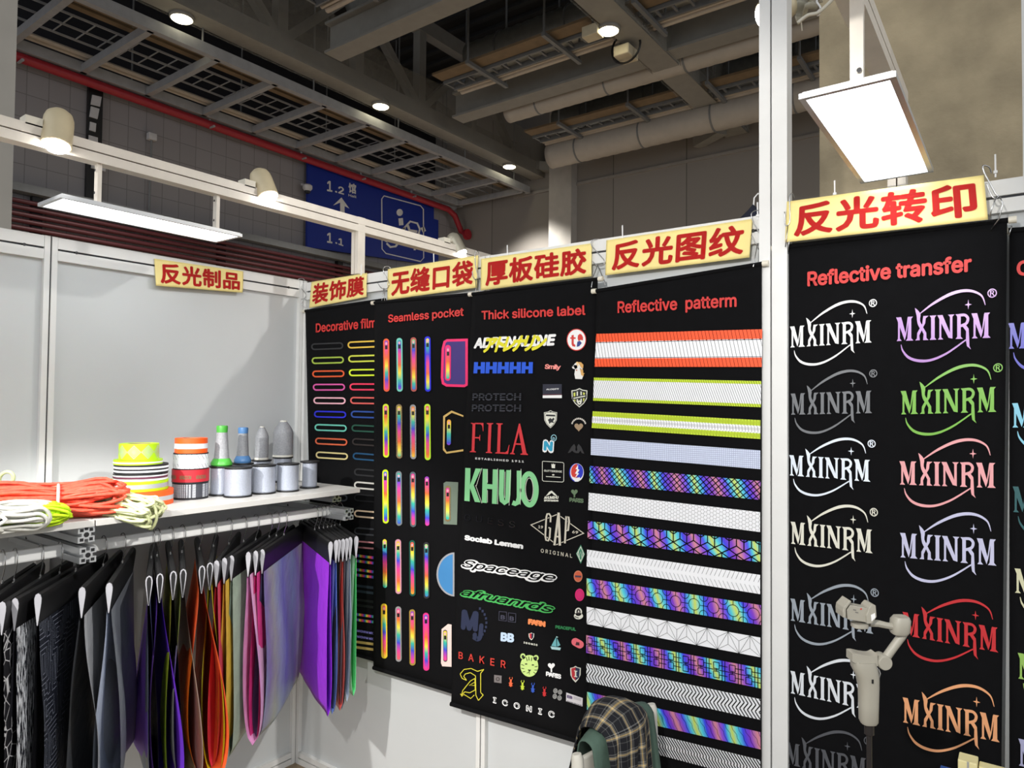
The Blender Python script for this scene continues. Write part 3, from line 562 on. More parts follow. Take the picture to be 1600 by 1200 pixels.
B3.multi('small_shield', [(0, 0, shield(830.3, 994.5, 8.6, 12)), (1, 1, [(827, 990), (830.3, 989.6), (830.3, 999), (827.6, 996.5)]), (2, 1, [(830.3, 989.6), (833.6, 990), (833, 996.5), (830.3, 999)])], [gy, pr((196, 46, 56)), pr((28, 34, 60))]); T('small_shield_lettering', 'ICONIC', (818.2, 1005), (840, 1009.3), (818.3, 1001.5), gy, .04, 1.4)
B3.multi('sailboat', [(0, 0, [(869, 995), (861.5, 1009), (869.5, 1010.5)]), (0, 0, [(870.3, 997), (870.5, 1010.5), (875.5, 1008)]), (1, 0, [(869.2, 994), (872.5, 995.5), (869.2, 996.5)]), (1, 0, [(860, 1010), (876.5, 1012), (875, 1016), (862, 1014.5)])], [pr((110, 178, 186)), pr((170, 206, 210))])
B3.multi('pink_label', [(0, 0, stadium(899, 1003, 906, 1007, 6.2)), (1, 1, [(899, 1007), (901, 1002.5), (903, 1004), (905, 1003), (905.5, 1008.5), (899.5, 1008)])], [pr((236, 110, 122)), pr((70, 36, 46))])
T('red_lettering', 'BAKER', (716.5, 1028.8), (790, 1044), (716.8, 1013.8), pr((206, 62, 52)), .012, 1.9)
tg = pr((190, 216, 130)); dk = pr((34, 42, 30))
B3.multi('tiger_head', [(0, 0, ell(827, 1040.5, 14, 17, 28)), (0, 0, ell(817, 1025.5, 4.2, 4.6, 12)), (0, 0, ell(837.5, 1028, 4.2, 4.6, 12)), (1, 1, ell(817, 1026, 2.2, 2.6, 10)), (1, 1, ell(837.3, 1028.5, 2.2, 2.6, 10)), (1, 2, ell(822, 1037.5, 2, 1, 8)), (1, 2, ell(832.5, 1039, 2, 1, 8)), (1, 2, [(824.5, 1046), (830, 1046.6), (827, 1050)]), (1, 2, stroke([(823, 1052), (827, 1050), (831, 1052.6)], .8)[0]), (1, 2, stroke([(827, 1050), (827, 1054)], .8)[0])]
 + [(1, 2, stroke([(a, b), (c, d)], 1)[0]) for a, b, c, d in [(822, 1027, 824, 1033), (826, 1026, 826.6, 1032), (831, 1027, 830, 1033), (814.5, 1038, 819, 1040), (814.5, 1044, 819, 1045), (816.5, 1050, 820.5, 1049), (840, 1041, 835.5, 1042), (839.5, 1047, 835, 1047), (837, 1053, 833.5, 1050)]], [tg, dk])
B3.poly('white_heart', [hr(861.5, 1040.5, 5.8), [(860.2, 1043), (862.6, 1043), (862.8, 1050), (860.4, 1050)]], M_wht); T('white_bold_lettering', 'PARIS', (853, 1055.5), (876.8, 1060.5), (853.2, 1047), M_wht, .05, .85)
B3.multi('red_and_navy_shield', [(0, 0, shield(899.2, 1053.5, 16.6, 26)), (1, 1, [(892.5, 1044.5), (899.2, 1042.5), (899.2, 1063.5), (893.6, 1058)]), (2, 1, [(899.2, 1042.5), (906, 1044.8), (905, 1058.5), (899.2, 1063.5)]), (0, 2, [(897, 1047.5), (902, 1048.3), (902, 1049.6), (900.5, 1049.4), (900.5, 1056.6), (902, 1057), (902, 1058.3), (897, 1057.5), (897, 1056.2), (898.4, 1056.4), (898.4, 1049), (897, 1048.8)])], [gy, pr((186, 44, 56)), pr((34, 44, 74))])
ye = pr((214, 204, 60)); ga = [[(729, 1063), (722, 1060), (719, 1053), (725, 1046), (736, 1044.5), (746, 1049), (756, 1046), (751, 1052), (751, 1082), (755, 1086), (747.5, 1094.5), (743.5, 1086), (743, 1056), (735, 1051), (727, 1053), (724.5, 1057), (727, 1060)]]
ga2 = [(742, 1060), (735, 1064), (723, 1079), (721, 1087), (726, 1081), (734, 1082.5), (742.5, 1078)]
B3.poly('gothic_lettering', [s for g in (ga[0], ga2) for i in range(len(g)) for s in stroke([g[i], g[(i+1) % len(g)]], 1.2)], ye)
B3.poly('gothic_lettering', stroke([(719.5, 1084), (721.5, 1088), (725, 1085), (735.5, 1091.5), (741, 1086)], 1.2)+stroke([(741.5, 1066), (733, 1071), (741.8, 1071)], 1), ye)
B3.multi('grey_square_patch', [(0, 0, [(772, 1054.5), (783.8, 1055.8), (783.6, 1067.5), (772, 1066)]), (1, 1, ell(777.8, 1061, 3.2, 3.2, 12)), (0, 2, ell(777.8, 1061, 1.8, 1.9, 10))], [pr((120, 114, 114)), pr((60, 54, 54))])
for (x, y), c in zip([(798, 1066), (816.3, 1071), (832.5, 1075), (850.5, 1081)], [(226, 100, 60), (186, 206, 60), (44, 80, 176), (186, 40, 44)]):
    B3.poly('beetle_patch', [ell(x, y+3, 2.4, 4.4, 12), ell(x+.2, y-2.4, 1.7, 2, 10)]+stroke([(x-.6, y-4), (x-2.2, y-6), (x-1, y-8)], .9)+stroke([(x+1, y-4), (x+2.7, y-5.6), (x+2.2, y-8)], .9)+stroke([(x-3.4, y+1), (x+3.6, y+1.8)], .7)+stroke([(x-3, y+5), (x+3.2, y+5.6)], .7), pr(c))
for x, y in [(867.8, 1079.5), (875, 1081.5), (866.8, 1088), (874.3, 1090.5)]: B3.multi('grey_button', [(0, 0, ell(x, y, 3.4, 4, 14)), (1, 1, ell(x-.2, y-.2, 2.1, 2.5, 12)), (0, 2, ell(x, y, 1.2, 1.5, 8))], [pr((150, 150, 148)), pr((92, 92, 92))])
B3.multi('white_label', [(0, 0, [(884.8, 1082), (910.5, 1090.7), (910, 1104), (884.4, 1095.6)]), (1, 1, [(896, 1087.5), (908, 1091.7), (907.8, 1096), (895.8, 1092)])], [pr((214, 210, 214)), pr((190, 186, 190))]); T('label_letters', 'EB', (886, 1089.8), (894.4, 1092.2), (886.1, 1084.3), pr((86, 66, 110)), .05, 1, 0, 1); T('label_small_letters', 'FUUS NUUUS', (886, 1096), (909, 1103.2), (886, 1094), pr((90, 90, 96)), .04, 1, 0, 1)
T('white_outlined_lettering', 'ICONIC', (770, 1097.5), (866.5, 1121.5), (770.4, 1086), M_wht, .05, 2.1); T('white_inner_lettering', 'ICONIC', (771.4, 1097), (865.4, 1120.2), (771.8, 1087.2), M_black, .002, 2.2, 0, 1)
# --- reflective pattern strips
B4 = Banner('black banner headed Reflective patterm, with broad shining strips', (932, 454.5), (1190, 412), (917, 1218), (1190, 1262), -.069)
B4.text('heading', 'Reflective  patterm', (965, 488.5), (1151, 478.5), (965, 464.5), M_red, .022)
LW, HW = .60, .06
def clip(a, b, L, H):
    x0, y0 = a; x1, y1 = b; dx, dy = x1-x0, y1-y0; t0, t1 = 0., 1.
    for p, q in ((-dx, x0), (dx, L-x0), (-dy, y0), (dy, H-y0)):
        if abs(p) < 1e-12:
            if q < 0: return None
        else:
            r = q/p
            if p < 0: t0 = max(t0, r)
            else: t1 = min(t1, r)
    if t0 >= t1: return None
    return (x0+dx*t0, y0+dy*t0), (x0+dx*t1, y0+dy*t1)
def strip(corners, base, segs=(), lw=.0016, bands=(), label=None, line=None):
    """corners TL TR BR BL in photo measure; segs: lines in strip units (L x H); bands: (y0,y1,material)"""
    TL, TR, BR, BL = [B4.q(*c) for c in corners]; L, H = LW, HW
    f = lambda x, y, l=0: ((BL*(1-x/L)+BR*(x/L))*(1-y/H)+(TL*(1-x/L)+TR*(x/L))*(y/H))-np.array((0, l*.0004, 0))
    mb = MB(); mats = [base]; mb.ngon([f(0, 0), f(L, 0), f(L, H), f(0, H)])
    for y0, y1, m in bands:
        mats.append(m); mb.mi = len(mats)-1; mb.ngon([f(0, y0*H, 1), f(L, y0*H, 1), f(L, y1*H, 1), f(0, y1*H, 1)])
    mats.append(line or M_line); mb.mi = len(mats)-1
    for k, s in enumerate(segs):
        c = clip(s[0], s[1], L, H)
        if not c: continue
        wd = s[2] if len(s) > 2 else lw
        for q in stroke(c, wd): mb.ngon([f(x, y, 2+.05*(k % 20)) for x, y in q])
    o = part('reflective_strip', mb, mats, B4.root, label=label)
def polyl(pts, w=None): return [((pts[i], pts[i+1]) if w is None else (pts[i], pts[i+1], w)) for i in range(len(pts)-1)]
OR, LM = pr((250, 84, 34)), pr((196, 220, 44))
LW_, H_ = LW, HW
RBW = rainbow('rainbow_strip', RAIN, 0, .135, .0, .10, .3, 0, .35)
# 1 orange and white, slanted cuts
sg = []
k = 0
x = -.05
while x < LW+.05:
    sg.append(((x, HW), (x+.028, 0), .0011))
    if k % 2: sg.append(((x+.004, HW*.74), (x+.0088, HW*.74), .0011))
    x += .0125; k += 1
for y in (.73, .27): sg += [((0, HW*y), (LW, HW*y), .0008)]
strip([(931.7, 521.7), (1191.2, 514.4), (1190.3, 573.3), (929.1, 573)], M_refl, sg, bands=[(0, .25, OR), (.75, 1, OR)], label='orange and white slant-cut strip')
sg = [((x*.0078-.04, HW), (x*.0078-.008, 0), .0011) for x in range(90)]
strip([(927.9, 590), (1189.3, 595.4), (1189, 636.3), (926.9, 626.1)], M_refl, sg, bands=[(0, .12, LM), (.88, 1, LM)], label='lime edged strip with fine slanted lines')
sg = []
for i in range(62):
    x = i*.0098; sg += [((x, HW), (x+.001, HW*.66), .0009), ((x, 0), (x+.001, HW*.34), .0009), ((x+.003, HW*.66), (x+.005, HW*.34), .0009), ((x+.005, HW*.92), (x+.006, HW*.75), .0008), ((x+.005, HW*.25), (x+.006, HW*.08), .0008)]
for y in (.48, .55): sg.append(((0, HW*y), (LW, HW*y), .0006))
strip([(926, 642.6), (1188.4, 656.5), (1188, 686), (924.4, 668.6)], M_refl, sg, bands=[(0, .30, LM), (.70, 1, LM)], label='lime and white brick-cut strip')
strip([(923.4, 685), (1188, 703.7), (1188, 733.1), (923, 710.7)], grid_mat('dotted_silver', (214, 222, 242), (158, 166, 196), .0065, .0009, .35, 'xz'), label='pale silver dotted strip')
def weave():
    o = []; s = .0200
    for i in range(-8, 40):
        for j in range(-1, 5):
            x = i*s; y = j*s
            if (i+j) % 2 == 0: o += [((x, y), (x+1.5*s, y+1.5*s)), ((x+s*.5, y-s*.5), (x+2*s, y+s))]
            else: o += [((x+s, y), (x-.5*s, y+1.5*s)), ((x+1.5*s, y+.5*s), (x, y+2*s))]
    return o
strip([(921.5, 728), (1188.7, 751.8), (1186.5, 781), (920.9, 754.3)], RBW, weave(), .0030, label='rainbow basket-weave strip')
def honey(a):
    o = []; h = a*math.sqrt(3)
    for i in range(int(LW/(1.5*a))+2):
        for j in range(-1, int(HW/h)+2):
            cx, cy = i*1.5*a, j*h+(h/2 if i % 2 else 0); P = [(cx+a*math.cos(math.radians(60*k)), cy+a*math.sin(math.radians(60*k))) for k in range(4)]; o += polyl(P)
    return o
strip([(920, 769.8), (1187.8, 800.2), (1187.8, 831.4), (919, 796.8)], M_refl, honey(.0068), .0008, label='white honeycomb strip', line=pr((120, 120, 122)))
def cubes(a):
    o = []; h = a*math.sqrt(3)
    for i in range(-1, int(LW/h)+2):
        for j in range(-1, int(HW/(1.5*a))+2):
            cx, cy = i*h+(h/2 if j % 2 else 0), j*1.5*a; P = [(cx+a*math.sin(math.radians(60*k)), cy+a*math.cos(math.radians(60*k))) for k in range(7)]; o += polyl(P)+[((cx, cy), P[k]) for k in ((0, 2, 4) if j % 2 else (1, 3, 5))]
    return o
strip([(918, 814), (1188, 847.2), (1188, 878.7), (918, 841.2)], RBW, cubes(.0265), .0034, label='rainbow strip of cube pattern')
sg = []
for i in range(-2, 46): sg += [((i*.0135+.010, HW), (i*.0135, HW*.60), .0009), ((i*.0135, HW*.40), (i*.0135+.012, 0), .0009)]
strip([(917.3, 858.7), (1187.8, 898.3), (1187.8, 928.4), (916.6, 885)], M_refl, sg, label='white strip with slanted edge cuts')
def circ():
    o = []; s = .062
    for i in range(11):
        cx = i*s+.02
        o += polyl([(cx+.018*math.cos(2*math.pi*t/18), HW*.5+.018*math.sin(2*math.pi*t/18)) for t in range(19)]); o += [((cx, HW), (cx, HW*.8)), ((cx, 0), (cx, HW*.2)), ((cx+.018, HW/2), (cx+s-.018, HW/2)), ((cx+s/2, 0), (cx+s/2, HW))]
        for sy in (0, 1): o += polyl([(cx+s/2+.014*math.cos(math.pi*t/8), HW*sy+(1-2*sy)*.016*math.sin(math.pi*t/8)) for t in range(9)])
    return o
strip([(916.6, 903.5), (1189, 945.5), (1189, 976.6), (916.6, 930.5)], RBW, circ(), .002, label='rainbow strip of circles and knots')
sg = []; s = .067
for i in range(-1, 11):
    a, b, c = (i*s, 0), (i*s+s, 0), (i*s+s/2, HW); g1 = (i*s+s/2, HW*.36); g2 = (i*s+s, HW*.64)
    sg += [(a, c), (b, c), (a, g1), (b, g1), (c, g1), (c, g2), ((i*s+1.5*s, HW), g2), (b, g2)]
strip([(916.6, 948), (1188, 996.2), (1188, 1027), (916.6, 975)], M_refl, sg, .0010, label='white strip of star triangles')
def knots():
    o = []; s = .05
    for i in range(13):
        x = i*s
        for y in (HW*.10, HW*.56): o += polyl([(x+.006, y), (x+.024, y), (x+.024, y+HW*.32), (x+.006, y+HW*.32), (x+.006, y)])
        o += [((x+.033, 0), (x+.033, HW)), ((x+.042, 0), (x+.042, HW)), ((x, HW*.5), (x+s, HW*.5)), ((x+.024, HW*.26), (x+.05, HW*.26)), ((x+.024, HW*.74), (x+.05, HW*.74)), ((x+.015, HW*.42), (x+.015, HW*.56))]
    return o
strip([(916, 992.4), (1188.5, 1044), (1188.5, 1075.7), (916, 1020)], RBW, knots(), .0024, label='rainbow strip of linked squares')
sg = []
for i in range(-4, 56): x = i*.0117; sg += polyl([(x, HW), (x+.014, HW*.68), (x, HW*.36), (x+.016, 0)], .0034)
strip([(916.2, 1036.5), (1188, 1092.5), (1188, 1124.7), (916.2, 1065.2)], M_refl, sg, label='white zigzag strip')
sg = []
for i in range(-3, 32): x = i*.0205; sg += polyl([(x, HW), (x+.004, HW*.78), (x+.016, HW*.56), (x+.018, HW*.34), (x+.030, 0)], .0012)
strip([(917, 1081), (1188, 1144), (1188.5, 1171), (917, 1109)], RBW, sg, label='rainbow strip of wavy lines')
sg = []
for i in range(-6, 66): x = i*.0098; sg += polyl([(x, HW), (x+.022, HW*.55), (x+.020, HW*.45), (x+.042, 0)], .0036)
strip([(917, 1121), (1188, 1187.6), (1188, 1221), (917, 1150)], M_refl, sg, label='white strip of thick slanted lines')
# --- reflective transfer
def logo_polys():
    o = []
    def M(x):
        o.extend([[(x+.06, .03), (x+.14, .03), (x+.14, .95), (x+.06, .95)], [(x, 0), (x+.22, 0), (x+.15, .09), (x+.06, .09)], [(x-.02, 1), (x+.2, 1), (x+.41, .22), (x+.35, .02)], [(x+.35, .02), (x+.41, .22), (x+.55, 1), (x+.47, .96)], [(x+.46, .03), (x+.63, .03), (x+.63, .95), (x+.52, .95)], [(x+.40, 0), (x+.72, 0), (x+.64, .09), (x+.46, .09)], [(x+.48, 1), (x+.70, 1), (x+.63, .91), (x+.52, .91)]])
    M(0); M(3.10)
    o.append(smooth_pts([(.78, 1.36), (.90, 1.26), (1.02, 1.08), (1.0, .80), (1.12, .55), (1.05, .42), (.90, .68), (.86, 1.0)], 3))
    o.append([(1.14, 1), (1.36, 1), (1.24, .9), (1.22, .7), (1.11, .5), (1.03, .54), (1.1, .7), (1.12, .9)])
    o.append([(.80, 0), (.99, 0), (.97, .2), (1.09, .46), (1.02, .55), (.88, .30), (.87, .08)])
    o.append([(1.13, 0), (1.36, 0), (1.27, .08), (1.26, .30), (1.12, .55), (1.04, .48), (1.15, .25)])
    o.extend([[(1.46, .03), (1.61, .03), (1.61, .97), (1.46, .97)], [(1.40, 0), (1.68, 0), (1.61, .09), (1.46, .09)], [(1.40, 1), (1.68, 1), (1.61, .91), (1.46, .91)]])
    o.extend([[(1.80, .03), (1.88, .03), (1.88, .95), (1.80, .95)], [(1.74, 0), (1.96, 0), (1.88, .09), (1.80, .09)], [(1.72, 1), (1.93, 1), (2.33, .02), (2.17, .06)], [(2.23, .06), (2.33, .02), (2.33, .95), (2.23, .95)], [(2.15, 1), (2.41, 1), (2.33, .91), (2.23, .91)]])
    o.extend([[(2.52, .03), (2.66, .03), (2.66, .97), (2.52, .97)], [(2.45, 0), (2.74, 0), (2.66, .09), (2.52, .09)], [(2.45, 1), (2.6, 1), (2.6, .9), (2.52, .9)]])
    o.extend(stroke(smooth_pts([(2.6, .95), (2.82, .95), (2.94, .82), (2.9, .64), (2.78, .56), (2.64, .52)], 4), .11))
    o.append([(2.70, .54), (2.84, .58), (2.97, .40), (2.99, .0), (3.0, -.30), (3.06, -.44), (2.90, -.30), (2.86, -.05), (2.87, .3)])
    o.extend(stroke(smooth_pts([(.96, 1.08), (1.6, 1.52), (2.34, 1.86), (2.98, 1.92), (3.46, 1.70), (3.62, 1.30)], 6), list(np.interp(np.linspace(0, 5, 31), range(6), [.03, .10, .13, .11, .07, .02]))))
    o.extend(stroke(smooth_pts([(.19, -.15), (.27, -.42), (.53, -.71), (.96, -.85), (1.49, -.82), (2.13, -.55), (2.86, -.05)], 6), list(np.interp(np.linspace(0, 6, 37), range(7), [.02, .07, .11, .12, .10, .08, .05]))))
    o.append([(2.96, 1.56), (2.985, 1.395), (3.10, 1.36), (2.985, 1.325), (2.96, 1.16), (2.935, 1.325), (2.82, 1.36), (2.935, 1.395)])
    return o
LOGO = logo_polys()
def regmark(): 
    o = ring([(3.88+.18*math.cos(2*math.pi*t/24), 1.76+.18*math.sin(2*math.pi*t/24)) for t in range(24)], .04)[0]
    return o+stroke([(3.82, 1.65), (3.82, 1.87)], .04)+stroke([(3.82, 1.85), (3.91, 1.85), (3.94, 1.81), (3.91, 1.76), (3.82, 1.76)], .035)+stroke([(3.88, 1.76), (3.95, 1.65)], .04)
B5 = Banner('black banner headed Reflective transfer, with rows of star-and-swoosh logos', (1215, 387), (1574, 344), (1212, 1290), (1563, 1345), -.04)
B5.text('heading', 'Reflective transfer', (1261.5, 446.5), (1518.5, 423), (1261.5, 417), M_red, .03)
G_ = [((1235, 543), (1362, 535), (1235, 510.3), (232, 232, 232), 1), ((1236, 648), (1362.5, 645.5), (1236, 615), (112, 114, 118), 1), ((1233.8, 742.8), (1360, 752.8), (1233.8, 711), (226, 234, 246), 1), ((1236, 849.4), (1363.4, 864.6), (1236, 815), (222, 220, 206), 1), ((1235.5, 969.5), (1364.7, 990.5), (1235.5, 935), (150, 158, 168), 1), ((1235.5, 1083), (1364, 1111), (1235.5, 1048), (220, 224, 230), 1), ((1228, 1193.5), (1354, 1222), (1228, 1159), (82, 84, 90), 1),
 ((1401, 533), (1548, 527.8), (1401, 496), (172, 122, 196), 1), ((1408, 647.5), (1557, 643.5), (1408, 611), (118, 178, 66), 1), ((1406, 757), (1556, 762.5), (1406, 720.5), (230, 162, 166), 0), ((1407, 870.7), (1557, 884), (1407, 832.5), (194, 194, 222), 0), ((1411, 992), (1559.7, 1019.5), (1411, 956), (196, 48, 54), 0), ((1411, 1128.5), (1562, 1160), (1411, 1089.5), (228, 162, 116), 0)]
for bl, br, tl, c, rg in G_:
    B5.shape('swoosh_logo', LOGO+(regmark() if rg else []), bl, br, tl, 3.82, pm('foil_%d_%d_%d' % c, c, .3, .0, .05))
B6 = Banner('black banner at the right edge of the back wall, mostly out of view', (1577, 360), (1960, 330), (1577, 1330), (1960, 1400), -.018)
B6.text('heading', 'C', (1588.5, 430), (1611, 428.5), (1588.5, 400), M_red, .03)
for bl, br, tl, c in [((1576, 545), (1740, 540), (1576, 505), (84, 84, 190)), ((1582, 668), (1750, 667), (1582, 630), (130, 196, 220)), ((1583, 800), (1752, 812), (1583, 760), (44, 92, 96)), ((1586, 926), (1756, 946), (1586, 888), (206, 204, 170)), ((1591, 1060), (1764, 1092), (1591, 1020), (150, 190, 96)), ((1592, 1196), (1770, 1240), (1592, 1154), (172, 172, 206))]:
    B6.shape('swoosh_logo', LOGO, bl, br, tl, 3.82, pm('foil_%d_%d_%d' % c, c, .3, 0, .05))
# ---------------------------------------------------------------- yellow paper signs
M_yel = pm('yellow_paper', (246, 226, 146), .55, 0, .04, 20, .05, 30)
M_film = pm('clear_sleeve', (236, 236, 230), .08, 0, .02, 8, .9, 34, .985)
M_ink = pm('red_ink', (176, 12, 6), .7)
M_ink.node_tree.nodes['Principled BSDF'].inputs['Specular IOR Level'].default_value = .15
def paper_sign(txt, quad, label, axis, off, inset=(.05, .1, .04, .1), lean=.006):
    """quad TL TR BR BL in photo measure, on the wall plane axis=off"""
    P = [at(*q, **{axis: off}) for q in quad]; n = np.array((0, -1., 0)) if axis == 'y' else np.array((1., 0, 0))
    r = thing('paper_sign', (P[2]+P[3])/2, label, 'sign', 'yellow paper signs along the wall top')
    f = lambda u, v, l=0: (P[3]*(1-u)+P[2]*u)*(1-v)+(P[0]*(1-u)+P[1]*u)*v+n*(lean*(1-v)*.6+.0025*math.sin(u*7)*math.sin(v*3)+l)
    m = MB(); m.grid(f, 60, 10); part('paper', m, M_yel, r, smooth='all', solid=.0006)
    V, Fc = text_raw(txt, .012, 1.02)
    x0, x1, y0, y1 = V[:, 0].min(), V[:, 0].max(), V[:, 1].min(), V[:, 1].max(); l, b, rr, t = inset
    t_ = MB(); t_.add([f(l+(1-l-rr)*(v[0]-x0)/(x1-x0), b+(1-b-t)*(v[1]-y0)/(y1-y0), .0016+v[2]) for v in V], Fc); part('red_lettering', t_, M_ink, r)
    s = MB(); s.grid(lambda u, v: f(-.02+1.04*u, -.05+1.1*v, .0036+.0012*math.sin(u*23+v*5)), 30, 6); part('clear_sleeve', s, M_film, r, smooth='all')
    return r
paper_sign('反光制品', [(241, 404), (380, 424), (378.5, 457.5), (243, 446.5)], 'yellow paper sign with four red characters on the left wall', 'x', .004)
paper_sign('装饰膜', [(486.7, 440.5), (573.5, 426.5), (573.5, 464), (484, 481.5)], 'small yellow paper sign with three red characters, nearest the corner', 'y', -.006)
paper_sign('无缝口袋', [(606, 420.5), (747.2, 399), (746, 449.5), (606, 469)], 'yellow paper sign with four red characters above the Seamless pocket banner', 'y', -.012)
paper_sign('厚板硅胶', [(751.7, 404.5), (925, 380), (925, 432), (751.7, 454)], 'yellow paper sign with four red characters above the Thick silicone label banner', 'y', -.008)
paper_sign('反光图纹', [(947.5, 375.5), (1176, 342), (1171.5, 402.5), (946.5, 430.5)], 'yellow paper sign with four red characters above the Reflective patterm banner', 'y', -.012)
paper_sign('反光转印', [(1229.4, 315), (1537, 273.5), (1544, 343.5), (1227, 379)], 'largest yellow paper sign, right of the tall white post', 'y', -.062)
# ---------------------------------------------------------------- wire hooks and cable ties on the rail
def wire_hook(pts, pin, y, label, r=.0019):
    P = [at(px, py, y=y+dy) for px, py, dy in smooth3(pts)]
    t = thing('wire_hook', P[-1], label, 'hook', 'bent wire hooks over the top rail')
    m = MB(); m.tube(P, r, 8); part('hook_wire', m, M_steel, t, smooth='all')
    for q in pin:
        m = MB(); m.tube([at(px, py, y=y+dy) for px, py, dy in q], r*.8, 6); part('clip_wire', m, M_steel, t, smooth='all')
def smooth3(p):
    return [tuple(q) for q in smooth_pts3(p)]
def smooth_pts3(pts, k=5):
    P = [np.array(p, float) for p in pts]; o = []
    for i in range(len(P)-1):
        p0, p1, p2, p3 = P[max(i-1, 0)], P[i], P[i+1], P[min(i+2, len(P)-1)]
        for j in range(k):
            t = j/k; o.append(.5*((2*p1)+(-p0+p2)*t+(2*p0-5*p1+4*p2-p3)*t*t+(-p0+3*p1-3*p2+p3)*t**3))
    o.append(P[-1]); return o
wire_hook([(479, 441, .03), (474, 436, .02), (467, 436, 0), (465, 444, 0), (472, 452, 0), (478, 460, 0), (476, 466, 0), (470, 467, 0), (466, 461, 0)], [[(475, 466, -.002), (470, 476, -.002), (484, 485, 0)], [(476, 468, -.002), (483, 470, 0)]], -.012, 'bent wire hook in the corner, left of the small three-character sign')
wire_hook([(612, 424, .03), (608, 417, .02), (601, 417, 0), (599, 424, 0), (604, 434, 0), (608, 444, 0), (604, 451, 0), (596, 450, 0), (590, 442, 0)], [[(600, 450, -.002), (597, 466, -.004), (596, 478, -.006)], [(600, 451, -.002), (601, 470, -.02)]], -.018, 'bent wire hook between the first two back-wall signs')
wire_hook([(750, 405, .03), (747, 393, .02), (743, 394, 0), (742, 404, 0), (744, 420, 0), (747, 432, 0), (743, 437, 0), (739, 432, 0), (738, 424, 0)], [[(743, 436, -.002), (744, 450, -.006), (743.5, 460, -.03)]], -.022, 'bent wire hook left of the Thick silicone label sign')
wire_hook([(940, 377, .03), (935, 374, .02), (926, 375, 0), (924, 383, 0), (934, 395, 0), (944, 407, 0), (943, 414, 0), (934, 415, 0), (925, 408, 0)], [[(934, 414, -.002), (927, 432, -.01), (924, 449, -.06)], [(934, 414, -.002), (941, 432, -.01), (946, 446, -.06)]], -.016, 'bent wire hook between the two widest back-wall signs')
wire_hook([(1191, 338, .03), (1185, 329, .02), (1175, 332, 0), (1175, 342, 0), (1183, 358, 0), (1192, 374, 0), (1190, 380, 0), (1182, 382, 0), (1174, 367, 0)], [[(1183.5, 381, -.002), (1181, 395, -.01), (1177, 417, -.06)], [(1184, 381, 0), (1185, 390, 0)]], -.02, 'bent wire hook beside the tall white post, left side')
wire_hook([(1242, 309, .03), (1238, 302, .01), (1234, 308, 0), (1234, 330, 0), (1234, 346, 0), (1231, 352, 0), (1227, 350, 0), (1226, 331, 0)], [[(1231, 352, -.002), (1229, 372, -.004), (1227, 386, 0)], [(1233, 376, 0), (1231, 397, .02)]], -.066, 'bent wire hook over the left end of the largest sign')
wire_hook([(1549, 270, .03), (1545, 261, .01), (1536, 259, 0), (1538, 270, 0), (1549, 290, 0), (1556, 303, 0), (1560, 307, 0), (1552, 309, 0), (1545, 296, 0), (1542, 287, 0)], [[(1558, 306, -.002), (1550, 325, -.004), (1545, 344, 0)], [(1562, 307, -.002), (1567, 318, -.004), (1561, 342, 0), (1548, 359, .02)], [(1581, 353, .03), (1576, 369, .03)]], -.066, 'bent wire hooks over the right end of the largest sign')
def cable_tie(px, py0, py1, label, y=-.004):
    a, b = at(px, py1, y=y), at(px-.5, py0, y=y); t = thing('cable_tie', a, label, 'cable tie', 'white cable ties standing up from the rail')
    m = MB(); m.bar(a-np.array((0, 0, .012)), b, .004, .0016, (0, 1, 0)); part('tail', m, M_wht, t)
    m = MB(); m.box(a+np.array((.0, 0, .002)), (.009, .008, .007)); part('lock', m, M_wht, t)
cable_tie(565, 413, 430, 'white cable tie standing up behind the three-character sign')
cable_tie(678, 396, 412, 'white cable tie standing up behind the Seamless pocket sign')
cable_tie(793, 383, 400, 'white cable tie standing up behind the left part of the Thick silicone label sign')
cable_tie(973, 352, 373, 'white cable tie standing up behind the Reflective patterm sign')
cable_tie(1184, 316, 338, 'white cable tie standing up beside the dark garment', -.002)
cable_tie(1304.5, 282, 304, 'white cable tie standing up behind the largest sign', -.01)
cable_tie(1555.5, 241, 270, 'white cable tie standing up right of the largest sign')
